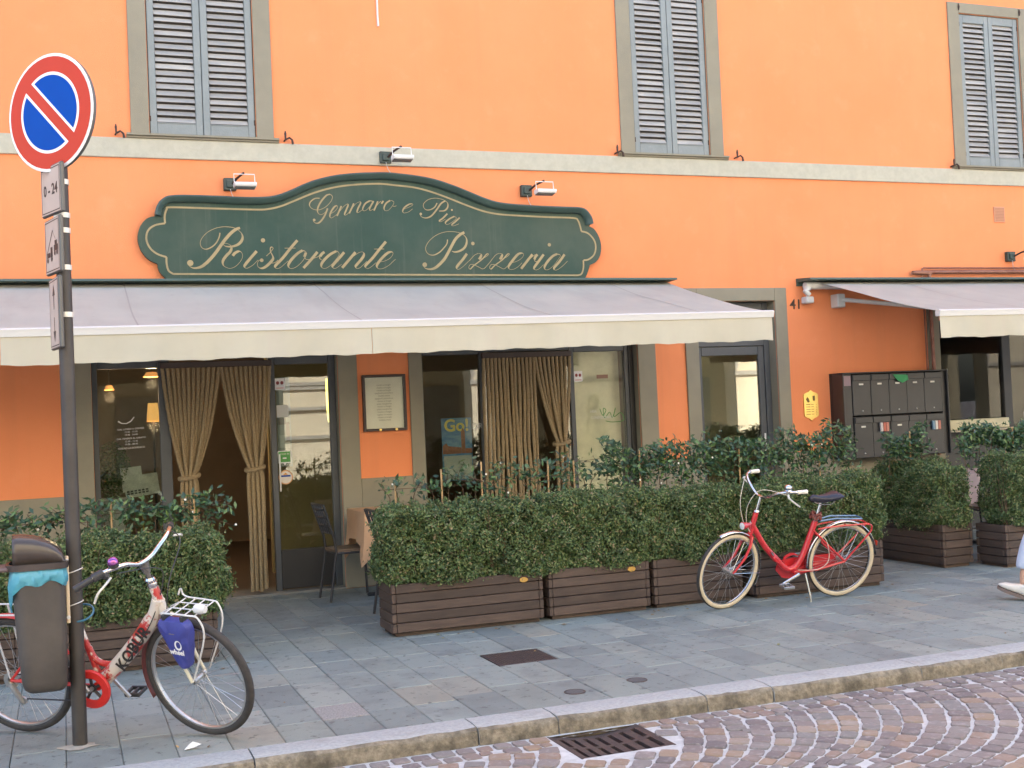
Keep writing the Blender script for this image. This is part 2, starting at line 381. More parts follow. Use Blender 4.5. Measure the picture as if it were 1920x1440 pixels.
# ---- kerb
kerb = tag(MB().box(-60,60,-5.485,-5.275,-.3,-.03).obj('kerb', m_joint), kind='structure')
kx = [-3.2,-1.7,-.42,.80,1.92,2.36,3.24,3.66,4.67,5.27,6.3,7.25,8.3,9.3,10.4,11.6]
for a, b in zip(kx[:-1], kx[1:]):
    r = random.Random(int(a*100)); n = 9; mb = MB(); prof = [(-5.272,-.2),(-5.272,.0),(-5.38,.002),(-5.472,-.003),(-5.492,-.014),(-5.500,-.035),(-5.503,-.07),(-5.505,-.2)]
    mpr = len(prof); v = []; off = r.uniform(-.006,.006)
    for i in range(n+1):
        x = a+.004 + (b-a-.008)*i/n; e = 1 if 0 < i < n else 0
        for j,(y,z) in enumerate(prof):
            jy = r.uniform(-.005,.005) if j > 2 else 0; jz = r.uniform(-.004,.003) if 2 < j < 6 else 0
            v.append((x, y+jy+off*(j>2)+(.006 if (not e and j>2) else 0), z+jz))
    f = [(i*mpr+j, (i+1)*mpr+j, (i+1)*mpr+j+1, i*mpr+j+1) for i in range(n) for j in range(mpr-1)] + [tuple(range(mpr)), tuple(n*mpr+j for j in range(mpr-1,-1,-1))]
    o = mb.add(v, f).obj('kerb_stone', m_kerb, kerb, True); o.data.materials.append(m_kface)
    for q_, p in enumerate(o.data.polygons):
        if q_ < n*(mpr-1) and q_ % (mpr-1) >= 3: p.material_index = 1
# ---- pavement: strips of stone slabs square to the kerb
pav = tag(MB().box(-60,60,-5.30,60,-.3,-.022).obj('pavement', m_joint), kind='structure')
MH = (2.535,2.94,-4.13,-3.72)
slab_cache = {}
def slab_mesh(wd, ln):
    k = (round(wd/.01), round(ln/.02))
    if k not in slab_cache:
        w2, l2 = k[0]*.01/2, k[1]*.02/2
        slab_cache[k] = MB().box(-w2+.0028,w2-.0028,-l2+.0028,l2-.0028,-.06,0,.0045).mesh('slab', m_slab)
    return slab_cache[k]
slabs = []
P = .2565
def run(x0, x1, y0, y1, r):
    y = y0
    while y < y1-.01:
        ln = round(r.choice((.30,.36,.42,.46,.5,.56,.62))/.02)*.02
        if y1-(y+ln) < .2: ln = y1-y
        slabs.append((x0, x1, y, y+ln)); y += ln
for i in range(-7, 46):
    x0, x1 = .22+P*i, .22+P*(i+1); r = random.Random(500+i)
    if x1 > MH[0]+.02 and x0 < MH[1]-.02:
        a, b = max(x0, MH[0]), min(x1, MH[1])
        run(x0, x1, -5.268, MH[2], r); run(x0, x1, MH[3], -.02, r)
        if b < x1-.03: slabs.append((b, x1, MH[2], MH[3]))
    elif i == 4:
        run(x0, x1, -5.268, -4.92, r); slabs.append((x0,x1,-4.92,-4.60)); run(x0, x1, -4.60, -.02, r)
    else: run(x0, x1, -5.268+r.choice((0,0,0)), -.02, r)
def svis(s):
    p = cproj((s[0]+s[1])/2, (s[2]+s[3])/2, 0)
    return p is not None and -30 < p[0] < 1950 and p[1] < 1470 and not ((s[0] > 2.2 and s[2] > -2.8 and s[0] < 6.5) or s[2] > -1.3 and s[0] > 2.6)
sv = sorted([s for s in slabs if svis(s)], key=lambda s: cproj((s[0]+s[1])/2,(s[2]+s[3])/2,0)[2]); sv_s = set(sv[:300])
extra = MB()
for s in slabs:
    wd, ln = s[1]-s[0], s[3]-s[2]; pos = ((s[0]+s[1])/2, (s[2]+s[3])/2, random.uniform(-.0035,0))
    if s in sv_s:
        o = link('slab', slab_mesh(wd, ln), pav, pos, (random.uniform(-.003,.003), random.uniform(-.004,.004), 0))
        if abs(s[2]+4.92) < .01 and abs(s[0]-(.22+P*4)) < .01:
            me = o.data.copy(); me.materials.clear(); me.materials.append(m_patch); o.data = me
    else: extra.box(s[0]+.003,s[1]-.003,s[2]+.003,s[3]-.003,-.06,pos[2])
tag(extra.obj('slabs', m_slab2, pav), kind='stuff')
# ---- cast iron cover in the pavement
mh = thing('access_cover', 'square rusty iron access cover set into the grey pavement slabs', 'cover', (2.737,-3.925,0))
MB().box(MH[0]+.004,MH[1]-.004,MH[2]+.004,MH[3]-.004,-.05,-.004).obj('frame', m_cast, mh)
MB().box(MH[0]+.018,MH[1]-.018,MH[2]+.018,MH[3]-.018,-.03,-.0015,.003).obj('plate', m_cast, mh)
mb = MB()
for i in range(18):
    for j in range(18):
        x, y = MH[0]+.035+i*.0197, MH[2]+.035+j*.0197; a = .006 if (i+j)%2 else .002; b = .008-a
        mb.box(x-a,x+a,y-b,y+b,-.002,.0012)
tag(mb.obj('tread', m_cast, mh), kind='stuff')
# ---- dished drain grate in the road
gr = thing('drain_grate', 'dished rusty cast iron drain grate in the cobbles against the kerb', 'grate', (2.53,-5.74,RZ))
gx0, gx1, gy0, gy1 = GR; gz = lambda x: RZ+.004 - .028*(1-((x-(gx0+gx1)/2)/((gx1-gx0)/2))**2)
def gstrip(y0, y1, n=10, a=gx0, b=gx1):
    xs = [a+(b-a)*i/n for i in range(n+1)]; v = []
    for x in xs: v += [(x,y0,gz(x)),(x,y1,gz(x)),(x,y0,gz(x)-.025),(x,y1,gz(x)-.025)]
    f = []
    for i in range(n):
        p, q = i*4, i*4+4
        f += [(p,q,q+1,p+1),(p+2,p+3,q+3,q+2),(p,p+2,q+2,q),(p+1,q+1,q+3,p+3)]
    return v, f+[(0,1,3,2),(n*4,n*4+2,n*4+3,n*4+1)]
MB().add(*gstrip(gy0,gy0+.05)).add(*gstrip(gy1-.05,gy1)).add(*gstrip(gy0+.215,gy0+.245)).obj('frame', m_cast, gr)
for (ya, yb) in ((gy0+.05,gy0+.215),(gy0+.245,gy1-.05)):
    for i in range(8):
        a = gx0 + (gx1-gx0)*i/7.5; MB().add(*gstrip(ya, yb, 2, a, min(gx1, a+.042))).obj('bar', m_cast, gr)
MB().box(gx0+.01,gx1-.01,gy0+.01,gy1-.01,RZ-.085,RZ-.08).obj('sump', M('sump_dark',(.006,.006,.006),.9), gr)
for q,(x,y) in enumerate(((2.66,-5.02),(3.09,-4.94))):
    t = thing('valve_cap', ('dark round iron cap in the slab above the drain grate', 'dark round iron cap in the slab right of the other cap')[q], 'cap', (x,y,0), 'small round iron caps in the pavement')
    MB().lathe([(0,.0012),(.04,.001),(.052,.0004),(.055,-.004)], 20, (x,y,0)).obj('lid', M('cap_iron%d'%q,(.06,.062,.065),.7,col2=(.09,.09,.09),scale=60), t, True)
    MB().lathe([(.056,-.004),(.056,.0006),(.062,.0005),(.062,-.004)], 20, (x,y,0)).obj('rim', m_cast, t, True)
# ---- litter on the ground
paper = M('white_paper', (.72,.72,.70), .8)
V = [(0,0,.004),(.05,.012,.008),(.085,.004,.022),(.07,.035,.012),(.03,.045,.020),(.045,.022,.035),(.01,.03,.006)]
o = MB().add([(.505+a,-5.17+b,c+.002) for a,b,c in V], [(0,1,5),(1,2,5),(2,3,5),(3,4,5),(4,6,5),(6,0,5),(0,6,4,3,1)]).obj('crumpled_paper', paper); tag(o, 'crumpled scrap of white paper on the slabs under the front wheel', 'paper')
o = MB().tube([(.478,-5.06,.005),(.484,-5.085,.005)], .004, 8).obj('cigarette_butt', M('butt',(.55,.36,.16),.8)); tag(o, 'tan cigarette butt lying beside the scrap of paper', 'cigarette butt')

dl = MB(); rr = random.Random(77)
for k in range(46):
    if k < 30: x, y = rr.uniform(2.1,6.6), -2.86-abs(rr.gauss(0,.10))
    elif k < 38: x, y = rr.uniform(-.2,1.1), -3.02-abs(rr.gauss(0,.12))
    else: x, y = rr.uniform(.3,6), rr.uniform(-5.2,-3)
    a = rr.uniform(0,6.3); L_ = rr.uniform(.012,.028); c, s_ = math.cos(a), math.sin(a)
    dl.add([(x-L_*c,y-L_*s_,.003),(x-L_*.4*s_,y+L_*.4*c,.009),(x+L_*c,y+L_*s_,.004),(x+L_*.4*s_,y-L_*.4*c,.003)],[(0,1,2),(0,2,3)])
tag(dl.obj('fallen_leaves', M('dead_leaf',(.24,.15,.07),.8,isl=[(0,(.10,.06,.03)),(.6,(.28,.18,.08)),(1,(.16,.17,.06))])), 'small dry leaves scattered on the pavement before the planters', 'leaves', kind='stuff')
# ================================================================== THE ORANGE BUILDING
bld = thing('orange_building', 'orange stucco building with grey trim and louvred shutters above the restaurant front', 'building', (5,0,0))
OPEN = [(.25,2.47,0,2.45),(3.31,5.66,0,2.45),(6.39,7.36,0,2.70),(9.57,12.6,0,2.45),(.83,1.79,4.28,6.10),(5.75,6.65,4.28,6.10),(10.10,10.99,4.28,6.10)]
def wall_mesh(x0, x1, z0, z1, yf, yb, opens, rev=None):
    xs = sorted({x0,x1,*[o[i] for o in opens for i in (0,1)]}); zs = sorted({z0,z1,*[o[i] for o in opens for i in (2,3)]}); mb = MB()
    hole = lambda x, z: any(o[0] < x < o[1] and o[2] < z < o[3] for o in opens)
    for a, b in zip(xs[:-1], xs[1:]):
        for c, d in zip(zs[:-1], zs[1:]):
            if not hole((a+b)/2, (c+d)/2): mb.add([(a,yf,c),(b,yf,c),(b,yf,d),(a,yf,d)], [(0,1,2,3)])
    for a, b, c, d in opens:
        q = [((a,c),(a,d)),((b,c),(b,d)),((a,d),(b,d))] + ([((a,c),(b,c))] if c > z0 else [])
        for p, r in q: mb.add([(p[0],yf,p[1]),(r[0],yf,r[1]),(r[0],yb,r[1]),(p[0],yb,p[1])], [(0,1,2,3)]) if rev is None else rev.add([(p[0],yf+.0005,p[1]),(r[0],yf+.0005,r[1]),(r[0],yb,r[1]),(p[0],yb,p[1])], [(0,1,2,3)])
    return mb
HB = 12.6
wall_mesh(-9, 20, -.05, HB, 0, .42, OPEN, MB()).obj('wall', m_wall, bld)
for a, b, c, d in OPEN:
    mb = MB(); y0, y1 = .0005, .42; mb.add([(a,y0,c),(a,y0,d),(b,y0,d),(b,y0,c),(a,y1,c),(a,y1,d),(b,y1,d),(b,y1,c)], [(0,1,5,4),(1,2,6,5),(2,3,7,6)]+([(3,0,4,7)] if c > 0 else [])).obj('reveal', m_trim, bld)
MB().add([(-9,0,-.05),(-9,0,HB),(-9,11,HB),(-9,11,-.05)],[(0,1,2,3)]).add([(20,0,-.05),(20,11,-.05),(20,11,HB),(20,0,HB)],[(0,1,2,3)]).add([(-9,11,-.05),(20,11,-.05),(20,11,HB),(-9,11,HB)],[(0,1,2,3)]).obj('side_wall', m_wall, bld)
MB().prism([(-.55,HB),(11.5,HB),(5.5,HB+1.6)], 'x', -9.3, 20.3).obj('roof', M('roof_tile',(.30,.14,.08),.8,col2=(.22,.1,.06),scale=5), bld)
# trim
MB().box(-9,20,-.028,0,4.055,4.235,.006).obj('string_course', m_band, bld)
def plinth(a, b): MB().box(a,b,-.018,0,0,1.03,.004).obj('plinth', m_trim, bld)
for a, b in ((-9,.06),(2.66,3.17),(5.87,6.23),(7.515,9.40)): plinth(a, b)
def jamb(a, b, z0, z1): MB().box(a,b,-.022,.0,z0,z1,.004).obj('door_surround', m_trim, bld)
for a, b in ((.062,.248),(2.473,2.658),(3.172,3.308),(5.663,5.868)): jamb(a, b, 0, 2.6)
jamb(.25,2.471,2.452,2.598); jamb(3.31,5.661,2.452,2.598)
jamb(6.232,6.388,0,2.843); jamb(7.362,7.513,0,2.843); jamb(6.39,7.36,2.702,2.843)
jamb(9.402,9.568,0,2.6)
# first floor windows: flat surround, moulded sill, two louvred leaves each
SLAT = MB().box(-.5,.5,-.004,.004,-.0285,.0285,.003)
slat_me = {}
for wi, (a, b) in enumerate(((.83,1.79),(5.75,6.65),(10.10,10.99))):
    s = .165
    for (p, q, c, d) in ((a-s,a-.004,4.262,6.225),(b+.004,b+s,4.262,6.225),(a-.004,b+.004,6.104,6.225)):
        MB().box(p,q,-.02,0,c,d,.003).obj('window_surround', m_trim, bld)
    MB().prism([(0,4.236),(-.045,4.236),(-.05,4.246),(-.035,4.252),(-.06,4.258),(-.06,4.276),(0,4.278)], 'x', a-s-.04, b+s+.04).obj('window_sill', m_trim, bld)
    MB().box(a,b,.075,.09,4.28,6.10).obj('window_backing', bpy.data.materials.get('window_backing') or M('window_backing',(.10,.09,.078),.8), bld)
    mid = (a+b)/2
    for (x0, x1) in ((a+.006,mid-.003),(mid+.003,b-.006)):
        lf = MB().box(x0,x0+.062,.004,.048,4.285,6.094,.004).box(x1-.062,x1,.004,.048,4.285,6.094,.004).box(x0+.0625,x1-.0625,.006,.047,4.285,4.392,.004).box(x0+.0625,x1-.0625,.006,.047,6.0,6.094,.004).box(x0+.0625,x1-.0625,.0,.010,4.385,4.394,.002).obj('shutter', m_shut, bld)
        w_ = x1-x0-.128
        k = round(w_, 3)
        if k not in slat_me:
            slat_me[k] = MB().add([(p[0]*w_, p[1], p[2]) for p in SLAT.v], SLAT.f).mesh('slat', m_slat)
        for i in range(26):
            z = 4.424 + i*.0622
            if z > 5.985: break
            piece('slat', slat_me[k], lf, ((x0+x1)/2, .028, z), (rad(-33+random.uniform(-6,6)), random.uniform(-.006,.006), 0))
        for zz in (4.40, 5.95):
            MB().box(x0-.004 if x0 < mid-.01 else x1-.01, x0+.01 if x0 < mid-.01 else x1+.004, .001,.004,zz,zz+.05).obj('hinge', m_iron, lf)
    if wi == 2:
        for x in (a-.01, b+.012): MB().tube([(x,-.03,6.13),(x,-.035,6.17),(x,-.03,6.21)], [.006,.012,.004], 6).obj('shutter_pivot', m_iron, bld, True)
for i, x in enumerate((.56,2.08,5.54,6.98,9.90)):       # iron shutter stays on the string course
    sgn = 1 if i in (0,1,2,3,4) else -1; y = -.05
    MB().tube([(x-.03,0,4.262),(x-.025,-.06,4.268)], .008, 6).tube([(x-.028,-.06,4.262),(x+.01,-.066,4.282),(x+.035,-.066,4.262),(x+.04,-.066,4.222)], [.009,.010,.010,.012], 6).tube([(x-.025,-.06,4.265),(x-.027,-.063,4.32),(x-.027,-.063,4.345)], [.008,.012,.005], 6).obj('shutter_stay', m_iron, bld, True)
MB().tube([(3.01,-.008,7.4),(3.01,-.008,5.53),(3.012,-.007,5.43)], [.009,.010,.012], 6).obj('cable_end', M('white_plastic',(.62,.60,.57),.6), bld, True)
# vent grille
MB().box(10.47,10.63,-.012,0,3.615,3.80,.003).obj('vent_grille', M('vent_terracotta',(.52,.26,.15),.7), bld)
for i in range(9): MB().box(10.485,10.615,-.018,-.0125,3.632+i*.018,3.641+i*.018).obj('vent_slat', M('vent_slat',(.40,.19,.11),.7) if i == 0 else bpy.data.materials['vent_slat'], bld)
# brown drain pipe
m_pipe = M('brown_pipe', (.20,.075,.045), .45, col2=(.28,.13,.085), scale=9, metal=.3)
MB().tube(catmull([(14,-.06,3.02),(9.55,-.06,3.01),(9.455,-.06,2.99),(9.43,-.06,2.92),(9.43,-.06,2.0),(9.44,-.06,.9)],5), .022, 10).tube([(14,-.05,3.065),(9.36,-.05,3.06),(9.345,-.05,3.05),(9.34,-.05,2.90),(9.345,-.05,.95)], .009, 8).obj('drain_pipe', m_pipe, bld, True)
# house number
TXT('house_number', '41', .155, FACE(7.64,-.004,2.655), M('number_brown',(.055,.03,.018),.5), bld, .003, bold=.001)
# ------------------------------------------------------------------ restaurant entrance and window bays
def frame(x0, x1, z0, z1, y0=.10, y1=.16, mat=m_frame, name='mullion'):
    return MB().box(x0,x1,y0,y1,z0,z1,.004).obj(name, mat, bld)
for (x0, x1) in ((.252,.30),(.83,.93),(1.835,1.89),(2.405,2.468)): frame(x0, x1, 0, 2.447)
frame(.302,.828,2.15,2.26,.104,.156,name='transom'); frame(.932,1.833,2.22,2.30,.104,.156,name='transom'); frame(1.892,2.403,2.15,2.26,.104,.156,name='transom')
for (x0, x1, z0, z1) in ((.302,.828,.02,2.148),(1.892,2.403,.40,2.148),(.302,.828,2.262,2.445),(.932,1.833,2.302,2.445),(1.892,2.403,2.262,2.445)):
    MB().box(x0,x1,.126,.132,z0,z1).obj('pane', m_glass, bld)
frame(1.892,2.403,.03,.398,.11,.15,m_dark,'kick_panel')
MB().box(.25,2.47,-.03,.42,-.02,.018,.004).obj('threshold', M('worn_stone',(.22,.21,.18),.7,col2=(.17,.16,.14),scale=8), bld)
MB().box(1.90,1.915,.095,.10,.95,1.30,.003).obj('door_handle', m_wmetal, bld)
for (x0, x1) in ((3.312,3.345),(3.945,3.972),(4.925,4.975),(5.555,5.60)): frame(x0, x1, 0, 2.447)
frame(5.602,5.658,0,2.447,.09,.17,m_dark)
frame(3.347,3.943,2.20,2.28,.104,.156,name='transom'); frame(4.977,5.553,2.20,2.28,.104,.156,name='transom'); frame(3.974,4.923,2.22,2.30,.104,.156,name='transom')
for (x0, x1, z0, z1) in ((3.347,3.943,.02,2.198),(3.974,4.923,.02,2.218),(3.347,3.943,2.282,2.445),(3.974,4.923,2.302,2.445),(4.977,5.553,2.282,2.445)):
    MB().box(x0,x1,.126,.132,z0,z1).obj('pane', m_glass, bld)
MB().box(3.31,5.66,-.03,.42,-.02,.02,.004).obj('threshold', bpy.data.materials['worn_stone'], bld); MB().box(6.39,7.36,-.03,.42,-.02,.02,.004).obj('threshold', bpy.data.materials['worn_stone'], bld); MB().box(9.57,12.6,-.03,.42,-.02,.02,.004).obj('threshold', bpy.data.materials['worn_stone'], bld)
MB().box(4.977,5.553,.126,.132,.02,2.198).obj('pane', m_glassc, bld)
# house door 41
for (x0, x1) in ((6.392,6.46),(7.29,7.358)): frame(x0, x1, 0, 2.697, .13,.19)
frame(6.462,7.288,2.22,2.32,.13,.19,name='transom'); frame(6.462,7.288,2.62,2.697,.13,.19,name='transom')
dr = frame(6.465,6.505,.02,2.215,.14,.185,name='door'); 
for (x0,x1,z0,z1) in ((7.215,7.285,.02,2.215),(6.507,7.213,2.12,2.215),(6.507,7.213,.02,.14)): MB().box(x0,x1,.14,.185,z0,z1,.004).obj('door_rail', m_frame, dr)
MB().box(6.507,7.213,.158,.164,.142,2.118).obj('pane', m_glass41, dr)
MB().tube([(7.225,.09,1.0),(7.225,.09,1.25)], .011, 8).obj('door_handle', m_wmetal, dr, True)
MB().box(6.462,7.288,.158,.164,2.322,2.618).obj('pane', m_glass, bld)
# shop window at the right
for (x0, x1) in ((9.572,9.66),(10.60,10.72),(11.6,11.7),(12.5,12.598)): frame(x0, x1, 0, 2.447, .12,.2,m_dark)
frame(9.662,10.598,2.26,2.447,.12,.2,m_dark,'transom')
MB().box(9.662,10.598,.155,.161,1.29,2.258).obj('pane', m_glassc, bld)
MB().box(10.722,11.598,.155,.161,.10,2.445).obj('pane', m_glassc, bld)
m_cream = M('cream_panel',(.55,.52,.36),.6,col2=(.5,.47,.33),scale=6)
MB().box(9.58,10.56,.02,.10,1.17,1.285,.006).obj('window_apron', m_cream, bld)
MB().box(9.575,10.75,-.06,.118,1.145,1.168,.004).obj('window_ledge', M('ledge_stone',(.34,.31,.25),.7), bld)
frame(9.662,10.598,.0,1.143,.13,.2,m_dark,'base_panel')
# rooms behind the glass
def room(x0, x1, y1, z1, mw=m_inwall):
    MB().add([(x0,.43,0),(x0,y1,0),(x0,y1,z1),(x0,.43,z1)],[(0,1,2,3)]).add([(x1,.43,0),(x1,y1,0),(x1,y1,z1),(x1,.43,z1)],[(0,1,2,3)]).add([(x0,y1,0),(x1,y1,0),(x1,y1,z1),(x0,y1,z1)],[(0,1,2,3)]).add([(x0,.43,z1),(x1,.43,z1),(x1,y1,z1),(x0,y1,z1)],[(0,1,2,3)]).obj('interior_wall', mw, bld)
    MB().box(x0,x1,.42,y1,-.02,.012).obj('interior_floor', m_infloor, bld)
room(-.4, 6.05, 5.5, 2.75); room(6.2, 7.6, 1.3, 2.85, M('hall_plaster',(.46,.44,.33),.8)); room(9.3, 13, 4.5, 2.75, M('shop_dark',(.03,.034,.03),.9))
MB().box(4.976,5.555,.25,.29,.02,2.44).obj('interior_panel', M('pane_reflection_olive',(.66,.64,.45),.9,col2=(.52,.51,.36),scale=4), bld)  # added panel close behind the pane; its pale olive imitates a street reflection
MB().box(2.05,3.0,1.6,1.7,0,2.74).obj('interior_panel', M('ochre_plaster',(.34,.28,.15),.9,col2=(.30,.25,.13),scale=3), bld)

# ================================================================== ARCADE ACROSS THE STREET (seen in the panes)
arc = thing('arcade_building', 'cream arcaded building across the street mirrored in the shop panes', 'building', (6,-17.5,0))
m_acream = M('cream_stucco', (.72,.63,.46), .85, col2=(.66,.57,.41), scale=1.2)
m_astone = M('arcade_stone', (.42,.39,.33), .8, col2=(.36,.33,.28), scale=5)
AY = -17.5; bay = 4.2; ax0 = -12.8
piers = [(-12.8,-11.6),(-8,-7),(-3.6,-2.6),(-.2,.5),(5.0,6.5),(9.8,10.4),(12.3,14.6),(17.6,18.7),(22,23),(26.4,29.2)]
mb = MB()
for p in piers:
    mb.add([(p[0],AY,0),(p[1],AY,0),(p[1],AY,5.2),(p[0],AY,5.2)],[(0,1,2,3)])
    for x in p: mb.add([(x,AY,0),(x,AY-.6,0),(x,AY-.6,2.7),(x,AY,2.7)],[(0,1,2,3)])
for p, q in zip(piers[:-1], piers[1:]):
    p0, p1 = p[1], q[0]; cx = (p0+p1)/2; R = (p1-p0)/2; n = 16; arch = [(cx-R*math.cos(math.pi*k/n), 2.5+min(R,1.9)*.92*math.sin(math.pi*k/n)) for k in range(n+1)]
    for (u, v) in zip(arch[:-1], arch[1:]):
        mb.add([(u[0],AY,u[1]),(v[0],AY,v[1]),(v[0],AY,5.2),(u[0],AY,5.2)],[(0,1,2,3)]); mb.add([(u[0],AY,u[1]),(v[0],AY,v[1]),(v[0],AY-.6,v[1]),(u[0],AY-.6,u[1])],[(0,1,2,3)])
    MB().add([(u[0]+(cx-u[0])*-.06,AY+.03,u[1]+.16) for u in arch]+[(u[0],AY+.03,u[1]) for u in reversed(arch)],[(i,i+1,2*n-i,2*n+1-i) for i in range(n)]).obj('archivolt', m_astone, arc)
mb.obj('arch_wall', m_acream, arc)
for z in (1.2,1.9,2.5): MB().box(5.0,6.5,AY+.002,AY+.07,z,z+.09).obj('moulding', m_astone, arc)
aw = [(ax0+i*bay+bay/2-.55, ax0+i*bay+bay/2+.55, 6.3, 8.4) for i in range(10)]
wall_mesh(ax0, ax0+10*bay, 5.2, 10.5, AY, AY-.3, aw).obj('upper_wall', m_acream, arc)
for (a,b,c,d) in aw:
    MB().box(a,b,AY-.32,AY-.28,c,d).obj('window', m_shut, arc); MB().box(a-.2,b+.2,AY+.002,AY+.08,c-.18,c-.02).obj('sill', m_astone, arc)
MB().box(ax0,ax0+10*bay,AY+.003,AY+.1,5.1,5.4).obj('cornice', m_astone, arc)
MB().box(ax0,ax0+10*bay,AY-4.6,AY-4.5,0,5.2).obj('back_wall', M('arcade_back',(.50,.42,.28),.9,col2=(.42,.36,.25),scale=1), arc)
MB().box(ax0,ax0+10*bay,AY-4.5,AY-.3,4.9,5.19).obj('arcade_ceiling', m_acream, arc)
for i in range(10):
    a = ax0+i*bay; p = piers[i]; MB().box(p[0]-.05,p[1]+.05,AY-.02,AY+.05,2.40,2.52).obj('impost', m_astone, arc); MB().box(a+1.5,a+2.7,AY-4.49,AY-4.4,0,2.5,.02).obj('back_door', M('arcade_door',(.20,.20,.17),.6) if i==0 else bpy.data.materials['arcade_door'], arc)
tag(MB().box(-60,60,-24,AY+1.6,-.2,-.004).obj('opposite_pavement', m_slab2), kind='structure')
